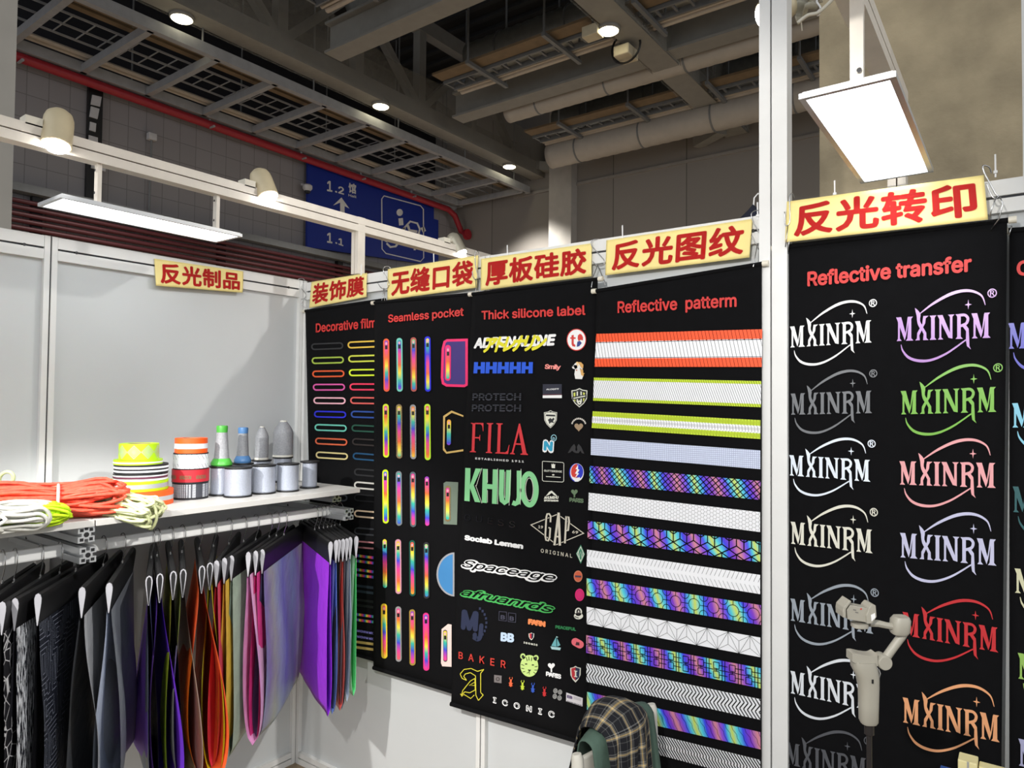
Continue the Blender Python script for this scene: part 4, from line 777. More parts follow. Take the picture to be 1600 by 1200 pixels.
# ---------------------------------------------------------------- shelf, arms, hanging rail
ZS = 1.465; XF = .612
def shelf(y0, y1, label):
    r = thing('shelf_board', (XF/2, (y0+y1)/2, ZS-.022), label, 'shelf', 'white shelf boards along the left wall')
    m = MB(); m.box(((XF+.012)/2, (y0+y1)/2, ZS-.011), (XF-.012, y1-y0, .022)); part('board', m, M_shelfw, r, bevel=.0015)
shelf(-1.245, -.135, 'white shelf board under the tape rolls and thread spools')
shelf(-2.36, -1.249, 'white shelf board under the cord bundles')
def arm(y, z, x1, label, s=.05):
    """slotted aluminium bracket arm reaching out from the left wall"""
    r = thing('bracket_arm', (0, y, z-s/2), label, 'bracket', 'slotted aluminium arms on the left wall')
    h = s/2; g = s*.11; d = s*.22
    q = [(-h, -h), (-g, -h), (-g, -h+d), (g, -h+d), (g, -h), (h, -h), (h, -g), (h-d, -g), (h-d, g), (h, g), (h, h), (g, h), (g, h-d), (-g, h-d), (-g, h), (-h, h), (-h, g), (-h+d, g), (-h+d, -g), (-h, -g)]
    m = MB(); m.prism([(x1, y+a, z+b) for a, b in q], (-(x1-.002), 0, 0)); part('profile', m, M_alu, r)
    m = MB(); e = x1+.0004
    for sy in (-1, 1):
        for sz in (-1, 1): m.ngon([(e, y+sy*h*.56+a, z+sz*h*.60+b) for a, b in ((-h*.22, -h*.2), (h*.22, -h*.2), (h*.22, h*.2), (-h*.22, h*.2))])
    m.ngon([(e, y+h*.34*math.cos(math.pi/4*k+.39), z+h*.34*math.sin(math.pi/4*k+.39)) for k in range(8)]); part('end_holes', m, M_blackp, r)
    m = MB(); m.cyl((x1*.28, y-h-.0005, z+.006), (x1*.28, y-h+.002, z+.006), .005, 12); part('screw', m, M_blackp, r)
arm(-1.268, 1.418, .60, 'slotted aluminium arm holding the shelf where the two boards meet')
arm(-1.262, 1.352, .60, 'lower slotted aluminium arm carrying the hanging rail, left end')
arm(-.165, 1.418, .49, 'slotted aluminium arm under the right end of the shelf')
arm(-.165, 1.345, .575, 'slotted aluminium arm carrying the hanging rail near the corner')
XR, ZR = .455, 1.352
m = MB(); rr = thing('hanging_rail', (XR, -1.2, ZR-.02), 'white hanging rail under the shelf holding the fabric samples', 'rail'); m.box((XR, -1.25, ZR), (.018, 2.22, .042)); part('bar', m, M_white, rr, bevel=.006)
# ---------------------------------------------------------------- tape rolls
def roll(c, r, h, mats, bands, label, hole=.45, cat='tape roll', pattern=None, group='reflective tape rolls on the shelf'):
    """bands: (z0,z1,material index) on the outer face, fractions of h; sides take material 0"""
    t = thing('tape_roll', c, label, cat, group); c = np.array(c, float); m = MB(); n = 56
    prof = [(r*hole, 0), (r, 0)]
    cuts = sorted(set([0, 1]+[b for q in bands for b in q[:2]]))
    for a, b in zip(cuts[:-1], cuts[1:]):
        mi = next((k for z0, z1, k in bands if z0 <= a+1e-6 and b <= z1+1e-6), 0); m.mi = mi; rr = r+(.0004 if mi else 0)
        vs = []; fs = []
        for j in range(n):
            q = np.array((math.cos(2*math.pi*j/n), math.sin(2*math.pi*j/n), 0)); vs += [c+q*rr+np.array((0, 0, a*h)), c+q*rr+np.array((0, 0, b*h))]
        fs = [(2*j, 2*((j+1) % n), 2*((j+1) % n)+1, 2*j+1) for j in range(n)]; m.add(vs, fs)
    m.mi = 0
    for z, s in ((0, 0), (h, 1)):
        k = 9; vs = []; 
        for i in range(k):
            rr = r*(hole+(1-hole)*i/(k-1)); zz = z-(.0012 if (s and i % 2) else 0)
            vs += [c+np.array((rr*math.cos(2*math.pi*j/n), rr*math.sin(2*math.pi*j/n), zz)) for j in range(n)]
        m.add(vs, [(i*n+j, i*n+(j+1) % n, (i+1)*n+(j+1) % n, (i+1)*n+j) for i in range(k-1) for j in range(n)])
    part('tape', m, mats, t, smooth=True)
    q = MB(); q.lathe(c, [(r*hole, .0), (r*hole, h), (r*hole-.003, h), (r*hole-.003, 0)], 40); part('core', q, pm('card_core', (150, 130, 100), .8), t, smooth=True)
    if pattern:
        p = MB(); P0 = pattern(c, r, h, p); part(P0[0], p, P0[1], t)
    return t
def on_cyl(c, r, a, z): return c+np.array((r*math.cos(a), r*math.sin(a), z))
NEON, ORG, SIL, BLK = pm('neon_yellow', (172, 214, 22), .5), pm('neon_orange', (236, 88, 22), .5), pm('silver_tape', (178, 182, 188), .35, .25), pm('black_webbing', (20, 20, 26), .7)
TWL, MAR, REDW = grid_mat('twill_silver', (222, 226, 234), (60, 62, 70), .006, .0012, .4, 'xz', .004), pm('maroon_line', (92, 38, 66), .6), pm('red_webbing', (176, 26, 40), .6)
WBND = pm('white_tape', (226, 230, 236), .45)
def diamonds(c, r, h, mb):
    n = 9; dz = h/2
    for k in range(n):
        a0 = 2*math.pi*k/n; w_ = math.pi/n
        for s, f in ((.98, 0), (.70, 0), (.40, 0), (.22, 0)):
            pts = [(a0-w_*s, .5), (a0, .5+.44*s), (a0+w_*s, .5), (a0, .5-.44*s)]; wd = .16
            for i in range(4):
                p, q = pts[i], pts[(i+1) % 4]; L = 6
                ins = lambda e: (a0+(e[0]-a0)*(1-wd/s*.7), .5+(e[1]-.5)*(1-wd/s*.7))
                pi, qi = ins(p), ins(q)
                for j in range(L):
                    f0, f1 = j/L, (j+1)/L; ip = lambda A, B, f: (A[0]+(B[0]-A[0])*f, A[1]+(B[1]-A[1])*f)
                    mb.ngon([on_cyl(c, r+.0007, x, z*h) for x, z in (ip(p, q, f0), ip(p, q, f1), ip(pi, qi, f1), ip(pi, qi, f0))])
    return 'diamond_pattern', SIL
def slashes(n, z0, z1, lean, wd, name='slash_pattern', mat=None):
    def fn(c, r, h, mb):
        for za, zb in zip(z0, z1):
            for k in range(n):
                a = 2*math.pi*k/n; da = 2*math.pi/n*wd
                for j in range(4):
                    f0, f1 = j/4, (j+1)/4; mb.ngon([on_cyl(c, r+.0008, a+lean*f0, (za+(zb-za)*f0)*h), on_cyl(c, r+.0008, a+da+lean*f0, (za+(zb-za)*f0)*h), on_cyl(c, r+.0008, a+da+lean*f1, (za+(zb-za)*f1)*h), on_cyl(c, r+.0008, a+lean*f1, (za+(zb-za)*f1)*h)])
        return name, mat or BLK
    return fn
def wrapped_text(txt, a_mid, width, z0, z1, mat):
    def fn(c, r, h, mb):
        for am in a_mid:
            V, Fc = text_raw(txt, .03); x0, x1 = V[:, 0].min(), V[:, 0].max()
            mb.add([on_cyl(c, r+.0008+v[2], am+width*((v[0]-x0)/(x1-x0)-.5), h*(z0+(z1-z0)*v[1]/.727)) for v in V], Fc)
        return 'woven_lettering', mat
    return fn
def zc(px, y_top): return at(px, y_top, z=ZS)
def sp(px, r, h, back, py):
    P = at(px, py, z=ZS); d = P[:2]-CAM[:2]; d = d/np.linalg.norm(d); c = P[:2]+d*(r+back); return (c[0], c[1], ZS)
ca = sp(217, .105, 0, 0, 793)
z = ZS
SA = [(.103, .054, [ORG, SIL], [(.32, .62, 1)], 'thick orange tape roll with a silver band, bottom of the left stack', None),
      (.106, .036, [NEON, SIL], [(.28, .72, 1)], 'wide neon yellow tape roll with a silver band, second from the bottom', None),
      (.091, .025, [WBND, MAR, BLK], [(.0, .22, 0), (.30, .62, 1), (.82, 1, 2)], 'white webbing roll with a maroon line in the left stack', None),
      (.091, .032, [BLK, WBND], [(.18, .38, 1), (.58, .80, 1)], 'black webbing roll with two white lines in the left stack', None),
      (.082, .017, [NEON, WBND], [(.3, .6, 1)], 'thin neon yellow piping roll under the diamond-patterned roll', None),
      (.067, .058, [NEON], [], 'neon yellow tape roll with grey diamond pattern, top of the left stack', diamonds)]
off = [(.008, .010), (-.004, -.008), (.0, .004), (.0, .006), (-.004, -.004), (.0, -.004)]
for (r_, h_, mt, bd, lb, pt), (ox, oy) in zip(SA, off):
    roll((ca[0]+ox, ca[1]+oy, z), r_, h_, mt, bd, lb, .62 if h_ > .05 else .5, 'tape roll', pt); z += h_+.0005
z = ZS; cb = sp(297, .066, 0, 0, 781.5)
for r_, h_, mt, bd, lb, pt in [(.066, .066, [BLK, TWL], [(.14, .90, 1)], 'black edged webbing roll with silver twill, bottom of the right stack', None),
      (.068, .050, [REDW, BLK], [(0, .04, 1)], 'dark red webbing roll with woven lettering in the right stack', wrapped_text('MINKZOOM', [math.radians(a) for a in (-95, -45, 5)], .62, .30, .66, pm('olive_thread', (120, 96, 70), .6))),
      (.064, .062, [BLK, WBND], [(.06, .94, 1)], 'silver white tape roll with black slanted slashes, third in the right stack', slashes(22, (.06, .62), (.36, .94), -.2, .09)),
      (.060, .058, [ORG, WBND], [(.30, .64, 1)], 'orange tape roll with a wide silver band, top of the right stack', None)]:
    roll((cb[0], cb[1], z), r_, h_, mt, bd, lb, .55, 'tape roll', pt); z += h_+.0005
# ---------------------------------------------------------------- thread spools and cones
M_thr = pm('silver_thread', (168, 174, 188), .38, .25, .06, 160, .15, 240)
M_thr2 = pm('grey_thread', (156, 158, 163), .5, .1, .12, 160, .2, 240)
def spool(c, r, h, label, rt=None, full=True):
    t = thing('thread_spool', c, label, 'thread spool', 'black flanged thread spools on the shelf'); rt = rt or r*.93
    f = MB(); f.lathe(c, [(r*.99, 0), (r, .003), (r*.99, .006), (.02, .0065)], 40); part('flange', f, M_blackp, t, smooth=True)
    f = MB(); f.lathe((c[0], c[1], c[2]+h-.0065), [(.016, 0), (r*.99, .0005), (r, .0035), (r*.99, .0065), (r*.42, .0065), (r*.40, .005), (.017, .005)], 40); part('flange', f, M_blackp, t, smooth=True)
    m = MB(); k = 26; m.lathe(c, [(.016, .0066)]+[(rt*(1-.006*(i % 2)), .0066+(h-.0132)*i/k) for i in range(k+1)]+[(.016, h-.0066)], 40); part('thread', m, M_thr, t, smooth='all')
    q = MB(); q.lathe((c[0], c[1], c[2]+h-.02), [(.015, 0), (.015, .021), (.011, .021), (.011, 0)], 20); part('hub', q, M_blackp, t, smooth=True)
def cone(c, rb, rt, h, base, tip, label, wide=False):
    t = thing('thread_cone', c, label, 'thread cone', 'silver thread cones behind the spools'); n = 34
    m = MB()
    if wide: prof = [(rb*.96, .008)]+[(rb*(.97-.004*(i % 2)), .010+h*.58*i/22) for i in range(23)]+[(rb*(.97-.64*(i/10)**1.55), .010+h*(.58+.32*i/10)) for i in range(1, 11)]
    else: prof = [(rb*.80, .02)]+[((rb*.80+(rt-rb*.80)*i/n)*(1-.012*(i % 2)), .02+(h*.84-.02)*i/n) for i in range(n+1)]
    m.lathe(c, prof, 36); part('thread', m, M_thr2, t, smooth='all')
    b = MB()
    if wide: b.lathe(c, [(rb*.98, 0), (rb, .004), (rb*.98, .009), (.01, .01)], 36)
    else: b.lathe(c, [(rb, 0), (rb*1.1, .004), (rb*1.1, .012), (rb*.92, .024), (rb*.80, .03), (.01, .031)], 36)
    part('base', b, base, t, smooth=True)
    q = MB()
    if wide: q.lathe((c[0], c[1], c[2]+h*.885), [(rb*.36, 0), (rb*.36, h*.07), (rb*.30, h*.10), (.006, h*.10)], 24)
    else: q.lathe((c[0], c[1], c[2]+h*.83), [(rt*1.02, 0), (rt*1.06, h*.13), (rt*.98, h*.165), (rt*.6, h*.17), (rt*.6, h*.1)], 28)
    part('tip', q, tip, t, smooth=True)
GRN, BLU, CRM = pm('green_plastic', (74, 168, 62), .4), pm('blue_plastic', (84, 132, 186), .4), pm('milky_plastic', (222, 220, 210), .4)
HS = .12
SPF = [(371.5, 778.4, .055, 'squat black flanged spool of pale grey thread, leftmost of the front spools'), (411.5, 773, .050, 'black flanged spool of pale silver thread, second of the front spools'), (449.5, 769.5, .0475, 'black flanged spool of pale silver thread, third of the front spools')]
for px, py, r_, lb in SPF: spool(sp(px, r_, HS, 0, py), r_, HS, lb)
spool(sp(483.5, .042, HS, 0, 764), .042, HS, 'narrow black flanged spool of shiny silver thread at the right end', .032)
bc = []
for px, py, r_, lb in [(346, 727.5, .047, 'black flanged spool of silver thread carrying the green cone'), (379, 723, .046, 'black flanged spool mostly hidden under the blue cone'), (408.5, 718, .045, 'black flanged spool mostly hidden under the slim white cone'), (442, 713.5, .047, 'black flanged spool mostly hidden under the wide white cone')]:
    c = at(px, py, z=ZS+HS); c[2] = ZS; spool(c, r_, HS, lb, r_*.88); bc.append(c)
cn = [(.038, .021, .164, GRN, GRN, 'slim silver thread cone with green base and tip', False), (.032, .020, .152, BLU, BLU, 'slim silver thread cone with blue base and tip', False), (.031, .028, .152, CRM, CRM, 'slim grey thread cone with white base and tip', True), (.048, .03, .176, CRM, CRM, 'wide grey thread cone with white tip, nearest the corner', True)]
for c, (rb, r2, h_, b_, t_, lb, wd) in zip(bc, cn): cone((c[0], c[1], ZS+HS+.0002), rb, r2, h_, b_, t_, lb, wd)
# ---------------------------------------------------------------- fabric samples on hangers
ZH = 1.278; HW_ = .285; HH = .098
M_head = pm('black_card', (17, 17, 19), .5)
M_lin = pm('grey_lining', (158, 158, 164), .6)
HGRP = 'fabric samples hanging on the rail'
def yaw_for(px_hook, px_near):
    P = at(px_hook, 878-.142*px_hook, x=XR); hook = np.array((XR, P[1], ZH)); s = CAM-hook; base = math.atan2(s[1], s[0]); best = None
    for k in range(-84, 85):
        a = base+math.radians(k); q = hook+HW_*np.array((math.cos(a), math.sin(a), 0)); d = abs(pj(q)[0]-px_near)
        if best is None or d < best[0]: best = (d, a)
    return hook, best[1]
def sample(px_hook, px_near, mat, label, bulge=.03, length=.64, seed=0, open_end=False, twist=0., swing=0., hw=HW_, wv=1.):
    hook, a = yaw_for(px_hook, px_near); rd = random.Random(seed); zh = ZH-.0008*(seed % 4)
    D = np.array((math.cos(a), math.sin(a), 0)); Nn = np.array((-math.sin(a), math.cos(a), 0)); Zv = np.array((0, 0, 1.))
    t = thing('fabric_sample', (hook[0], hook[1], zh-HH-length), label, 'fabric sample', HGRP)
    W = lambda s, n, z: hook*np.array((1, 1, 0))+D*s+Nn*n+Zv*z
    # folded card sleeve with a teardrop section
    T = .011; prof = [(-.0015, 0), (-T*.55, -.035), (-T*.95, -.068), (-T, -.082), (-T*.7, -.093), (0, -.098), (T*.7, -.093), (T, -.082), (T*.95, -.068), (T*.55, -.035), (.0015, 0)]
    prof = [(n, -.098-z) for n, z in prof]          # rounded fold at the top, pinched at the bottom
    m = MB(); m.prism([W(hw, n, zh+z) for n, z in prof], -D*2*hw); hd = part('header', m, M_head, t, smooth=True)
    m = MB(); e = D*.0006
    if open_end:
        m.mi = 0; rgp = [W(hw, n*.96, zh+z*.99) for n, z in prof]; m.ngon([p+e for p in rgp]); m.mi = 1; m.ngon([W(hw, n*.62, zh+z*.93-.004)+e*2 for n, z in prof])
    else: m.ngon([W(hw, n*.86, zh+z*.97-.001)+e for n, z in prof])
    part('end_fold', m, [M_lin, M_blackp], hd)
    # hook over the rail
    rz = ZR-zh; k = .030; X = np.array((1., 0, 0)) if D[0] >= 0 else np.array((-1., 0, 0)); H0 = hook*np.array((1, 1, 0))+Zv*zh
    pts = [H0-Zv*.004, H0+Zv*.012, H0+X*.012+Zv*(rz*.45), H0+X*.021+Zv*(rz*.8)]+[H0+Zv*rz+np.array((0, 0, .003))+X*(.021*math.cos(q))+Zv*(.0255*math.sin(q)) for q in [math.radians(v) for v in range(0, 205, 18)]]
    m = MB(); m.tube(smooth_pts3(pts, 3), .0017, 8); part('hook', m, M_steel, t, smooth='all')
    m = MB(); m.cyl(H0-Zv*.001, H0+Zv*.006, .004, 10); part('ferrule', m, M_steel, t)
    # cloth loop
    ph = rd.uniform(0, 6.28); w1, w2 = rd.uniform(5, 9), rd.uniform(10, 16); nS, nP = 16, 44
    z0 = zh-HH+.008
    def fn(u, v):
        s = (u-.5)*2*(hw-.004); q = 1-v*2; tt = abs(q); side = 1 if q > 0 else -1
        h = 1-tt                               # 0 at the sleeve, 1 at the bottom fold
        hh = math.sin(min(1, h/.985)*math.pi/2) if h > .93 else h
        b = bulge*(.10+.90*math.sin(min(1, (h/.72))*math.pi/2)**1.4)*(1 if h < .72 else math.sqrt(max(0, 1-((h-.72)/.28)**2)))
        b = b*(.55+.45*u)
        n = side*(b+.0026) + swing*h*h + twist*h*(u-.5) + (.010*math.sin(w1*u+ph+h*2.5)+.005*math.sin(w2*u-ph+h*6))*min(1, h*2.2)*(.35+min(1, bulge/.03)*.5)*wv
        return W(s*(1-.03*h), n, z0-length*h+.004*math.sin(u*6+ph)*h)
    m = MB(); m.grid(fn, nS, nP); part('cloth', m, mat, t, smooth='all')
    return t
def cl(name, f, b=None, rough=.6, kind=None):
    g = lambda c: tuple(v*(236/max(c))**.8 for v in c) if max(c)-min(c) > 46 else tuple(min(255, v*1.28) for v in c) if max(c) > 60 else c
    b = g(b or tuple(int(v*.8) for v in f)); f = g(f)
    return two_sided(name, f, b, rough, kind)
SPL = [
 (4, -62, cl('cloth_navy_gloss', (30, 34, 46), (20, 22, 30), .4), 'dark navy fabric sample cut off by the left edge', .012, .66),
 (23, -34, cl('cloth_navy', (26, 30, 44), (18, 20, 28), .5), 'dark navy fabric sample, second from the left end', .012, .66),
 (64, 3, cl('cloth_web', (20, 20, 22), (14, 14, 16), .5, 'web'), 'black fabric sample printed with thin white web lines', .010, .66),
 (94, 23, cl('cloth_glitch', (200, 200, 206), (30, 30, 36), .5, 'glitch'), 'fabric sample with white and black streaky print', .010, .66),
 (119, 59, cl('cloth_circuit', (40, 44, 56), (16, 16, 20), .4, 'circuit'), 'dark fabric sample printed with circuit board lines', .014, .66),
 (162, 128, cl('cloth_grey_gloss', (134, 136, 140), (60, 62, 66), .35), 'crumpled shiny mid grey fabric sample', .040, .66),
 (192, 171, cl('cloth_charcoal', (96, 99, 105), (150, 156, 168), .35), 'crumpled charcoal fabric sample with a pale lining', .036, .66),
 (237, 234, cl('cloth_holo_dark', (110, 124, 150), (16, 16, 20), .35, 'holo'), 'thin dark iridescent fabric sample seen edge on', .012, .70),
 (246, 250, cl('cloth_violet', (136, 92, 206), (56, 26, 104), .5), 'violet fabric sample hanging open, left of the orange one', .045, .70),
 (267, 271, cl('cloth_black_lime', (160, 176, 40), (26, 28, 26), .5), 'narrow olive lime fabric sample seen edge on', .022, .72),
 (285, 287, cl('cloth_silver_white', (206, 214, 232), (136, 118, 118), .4), 'silvery white fabric sample with greyish pink back', .042, .72),
 (312, 316, cl('cloth_orange', (250, 110, 40), (176, 70, 36), .55), 'bright orange fabric sample hanging wide open', .062, .68),
 (334, 328, cl('cloth_lime', (206, 206, 30), (150, 150, 20), .5), 'yellow lime fabric sample with a rounded bottom', .034, .68),
 (358, 339, cl('cloth_crimson', (186, 64, 84), (150, 36, 50), .6), 'crimson red fabric sample', .016, .66),
 (381, 351, cl('cloth_gold', (196, 160, 62), (166, 130, 50), .5), 'mustard gold fabric sample', .012, .66),
 (400, 363, cl('cloth_sage', (128, 142, 128), (104, 116, 104), .55), 'sage grey-green fabric sample', .012, .66),
 (421, 389, cl('cloth_pink', (226, 172, 214), (196, 140, 184), .5), 'pale pink fabric sample flaring towards its bottom', .030, .65),
 (432, 400, cl('cloth_magenta', (206, 62, 132), (150, 40, 96), .5), 'hot pink fabric sample behind the pale pink one', .016, .66),
 (444, 410, cl('cloth_holo', (104, 120, 150), (62, 54, 84), .35, 'holo'), 'wide iridescent grey-blue fabric sample', .022, .65),
 (492, 517.5, cl('cloth_purple', (126, 40, 176), (96, 30, 140), .55), 'bright purple fabric sample in front of the corner bunch', .008, .63),
 (499, 524.5, cl('cloth_blue', (150, 172, 226), (90, 110, 170), .5), 'periwinkle blue fabric sample in the corner bunch', .010, .63),
 (505.5, 530.5, cl('cloth_dark_grey', (70, 70, 76), None, .5), 'dark grey fabric sample in the corner bunch', .006, .63),
 (512, 536.5, cl('cloth_coral', (240, 150, 142), (190, 90, 86), .55), 'coral fabric sample in the corner bunch', .010, .63),
 (518, 542, cl('cloth_steel', (122, 130, 146), None, .5), 'steel grey fabric sample in the corner bunch', .007, .63),
 (523.5, 547.5, cl('cloth_ice', (196, 206, 220), None, .5), 'icy white fabric sample in the corner bunch', .007, .61),
 (531.5, 557.5, cl('cloth_mint', (176, 226, 192), (90, 180, 120), .55), 'mint green fabric sample at the right end of the rail', .008, .60)]
for i, (a, b, mt, lb, bu, ln) in enumerate(SPL):
    sample(a, b, mt, lb, bu, ln, i, open_end=(7 <= i <= 12), wv=.3 if 7 <= i <= 17 else 1., twist={7: .07, 8: .10, 9: .05, 10: .08, 11: .10, 12: .06, 16: .06}.get(i, 0))
# ---------------------------------------------------------------- cord bundles
def hank(P0, P1, R, mat, label, n=26, rad=.0042, seed=0, tie=None, flat=.72, tiemat=None, zbase=None, droop=0.):
    rd = random.Random(seed); P0 = np.array(P0, float); P1 = np.array(P1, float); D = P1-P0; L = np.linalg.norm(D); D /= L
    Sx = np.cross(D, (0, 0, 1.)); Sx /= np.linalg.norm(Sx); U = np.cross(Sx, D); zb = ZS if zbase is None else zbase
    t = thing('cord_bundle', (P0+P1)/2*np.array((1, 1, 0))+np.array((0, 0, zb)), label, 'cord bundle', 'bundles of reflective cord on the shelf')
    m = MB(); tie = .72 if tie is None else tie
    def prof(f): return 1-.42*math.exp(-((f-tie)/.07)**2)
    def off(th, f, rr): 
        k = R*rr*prof(f); return Sx*k*math.cos(th)+U*k*flat*math.sin(th)
    for i in range(n):
        th1, th2 = rd.uniform(0, 6.28), rd.uniform(0, 6.28); r1, r2 = math.sqrt(rd.uniform(.15, 1)), math.sqrt(rd.uniform(.15, 1)); pts = []
        e0, e1 = rd.uniform(-.05, .05), rd.uniform(.93, 1.06); w1 = rd.uniform(-1, 1)
        def C(f): return P0+D*L*f
        for f in np.linspace(e0, e1, 9): pts.append(C(f)+off(th1+w1*f, f, r1)+U*.004*math.sin(f*9+i))
        pts.append(C(e1+.07+rd.uniform(0, .05))+(off(th1+w1*e1, e1, r1)+off(th2, e1, r2))/2+Sx*rd.uniform(-.01, .01))
        for f in np.linspace(e1, e0, 9): pts.append(C(f)+off(th2-w1*(1-f), f, r2)+U*.004*math.cos(f*8+i*2))
        pts.append(C(e0-.08)+(off(th1, e0, r1)+off(th2, e0, r2))/2)
        q = []
        for p in smooth_pts3(pts, 3):
            p = np.array(p)
            zmin = zb+rad*1.05
            if p[0] > XF+.004: zmin = zb-droop*min(1, (p[0]-XF)/.03)+rad
            if p[2] < zmin: p[2] = zmin+.001*rd.random()
            q.append(p)
        if isinstance(mat, list): m.mi = i % 2
        m.tube(q, rad, 6)
    part('cord', m, mat, t, smooth='all')
    if tiemat:
        c = P0+D*L*tie; k = MB(); pts = [c+Sx*R*.80*math.cos(a)+U*R*.80*flat*math.sin(a) for a in [2*math.pi*j/18 for j in range(18)]]
        pts = [np.array((p[0], p[1], max(p[2], zb+.003))) for p in pts]; k.tube(pts, .0048, 6, closed=True); part('tie', k, tiemat, t, smooth='all')
    return t
CR_O = pm('cord_coral', (240, 86, 62), .5, 0, .25, 60); CR_Y = pm('cord_neon', (184, 220, 22), .5, 0, .1); CR_P = pm('cord_pale', (204, 210, 162), .5, 0, .12, 40); CR_W = pm('cord_white', (204, 204, 197), .5, 0, .05)
CR_B = [pm('cord_dark', (34, 38, 52), .6), CR_W]
TIE = pm('clear_tie', (244, 200, 196), .35)
hank((.16, -1.70, 1.53), (.40, -1.16, 1.51), .065, CR_P, 'bundle of pale glow-in-the-dark cord at the back of the shelf', 22, .0052, 3, .55, .6, None)
hank((.50, -1.20, 1.50), (.665, -1.10, 1.475), .062, CR_P, 'loose loops of pale cord hanging over the shelf edge beside the tape rolls', 26, .0050, 13, .05, .85, None, None, .055)
hank((.30, -1.90, 1.53), (.55, -1.235, 1.525), .080, CR_O, 'coral orange bundle of cord tied with a clear band', 58, .0058, 5, .87, .78, TIE)
hank((.48, -1.85, 1.51), (.625, -1.405, 1.508), .052, CR_Y, 'neon yellow bundle of cord in front of the coral one', 32, .0050, 6, .5, .8, CR_Y)
hank((.60, -1.70, 1.510), (.640, -1.425, 1.503), .052, CR_W, 'small white bundle of cord at the shelf edge', 28, .0054, 7, .35, .85, CR_W, None, .006)
hank((.62, -1.80, 1.510), (.655, -1.555, 1.505), .052, CR_B, 'black and white striped bundle of cord cut off by the left edge', 28, .0056, 8, .3, .9, None, None, .006)
c = at(10, 748, z=1.52); m = MB(); c = np.array((.16, c[1]+.02, 0)); c = at(10, 748, x=.20)
pts = [c+np.array((.01*math.sin(a), 0, 0))+rt*.024*math.cos(a)+np.array((0, 0, .024*math.sin(a))) for a in [2*math.pi*j/20-1.2 for j in range(19)]]+[c+np.array((.02, .03, -.05)), c+np.array((.04, .06, -.068))]
tg_ = thing('cord_loop', c-np.array((0, 0, .07)), 'single pale cord loop standing up at the left edge', 'cord'); m.tube(smooth_pts3(pts, 2), .0062, 8); part('cord', m, CR_P, tg_, smooth='all')
# ---------------------------------------------------------------- shirts on a white chair
M_chair = pm('white_chair_plastic', (216, 212, 200), .4)
CB = at(1018, 1100, z=.90); CA = at(902, 1178, z=.865)
tdir = CB-CA; tdir[2] = 0; cw = np.linalg.norm(tdir); tdir = tdir/cw; cn_ = np.array((tdir[1], -tdir[0], 0)); 
if cn_ @ (CAM-CA) < 0: cn_ = -cn_          # seat side away from the photographer
ch = thing('chair', ((CA+CB)/2)*np.array((1, 1, 0)), 'white plastic chair with shirts over its backrest, before the shining strips', 'chair')
Zv = np.array((0, 0, 1.))
for nm, P, zt in (('leg', CA, .865), ('leg', CB, .90)):
    m = MB(); b = P*np.array((1, 1, 0)); m.bar(b-cn_*.02, b+Zv*zt, .036, .022, cn_) if 0 else m.tube([b+cn_*.05, b+cn_*.02+Zv*.42, b+Zv*(zt-.012), b-cn_*.002+Zv*zt], [.018, .02, .017, .013], 10); part('back_post', m, M_chair, ch, smooth=True)
    m = MB(); f = b-cn_*.42; m.tube([f-cn_*.02, f+Zv*.44], [.015, .018], 10); part('leg', m, M_chair, ch, smooth=True)
m = MB(); b0 = CA*np.array((1, 1, 0)); b1 = CB*np.array((1, 1, 0)); m.box((b0+b1)/2-cn_*.21+Zv*.45, (cw+.03, .44, .03), tdir, cn_); part('seat', m, M_chair, ch, bevel=.008)
m = MB()
for z_ in (.80, .70, .60): m.bar(b0+Zv*z_, b1+Zv*(z_+.02), .05, .014, cn_)
m = MB(); m.box((b0+b1)/2+Zv*.72, (cw-.02, .016, .26), tdir, cn_); part('backrest', m, M_chair, ch, bevel=.005)
def plaid(name):
    m, nt, b, N, L = nodes(name); tc = N.new('ShaderNodeTexCoord'); uv = tc.outputs['UV']; sp_ = N.new('ShaderNodeSeparateXYZ'); L.new(uv, sp_.inputs[0])
    def tri(o, k, stops):
        a = N.new('ShaderNodeMath'); a.operation = 'MULTIPLY'; L.new(o, a.inputs[0]); a.inputs[1].default_value = k
        f = N.new('ShaderNodeMath'); f.operation = 'FRACT'; L.new(a.outputs[0], f.inputs[0]); r = N.new('ShaderNodeValToRGB'); r.color_ramp.interpolation = 'CONSTANT'; L.new(f.outputs[0], r.inputs[0])
        e = r.color_ramp.elements; e[0].color = (*stops[0][1], 1); e[1].position = stops[1][0]; e[1].color = (*stops[1][1], 1)
        for p, c in stops[2:]: e.new(p).color = (*c, 1)
        return r.outputs[0]
    st = [(0, lin((18, 20, 32))), (.30, lin((110, 110, 108))), (.34, lin((18, 20, 32))), (.56, lin((150, 146, 136))), (.64, lin((222, 196, 140))), (.70, lin((150, 146, 136))), (.78, lin((18, 20, 32))), (.84, lin((150, 150, 148))), (.88, lin((18, 20, 32)))]
    mx = N.new('ShaderNodeMix'); mx.data_type = 'RGBA'; mx.inputs['Factor'].default_value = .5
    L.new(tri(sp_.outputs[0], 7., st), mx.inputs['A']); L.new(tri(sp_.outputs[1], 9., st), mx.inputs['B']); 
    g = N.new('ShaderNodeGamma'); g.inputs[1].default_value = 1.25; L.new(mx.outputs['Result'], g.inputs[0]); L.new(g.outputs[0], b.inputs['Base Color']); b.inputs['Roughness'].default_value = .9; return m
M_plaid = plaid('plaid_flannel'); M_green = pm('sage_green_cloth', (74, 96, 84), .85, 0, .08, 30, .25, 60)
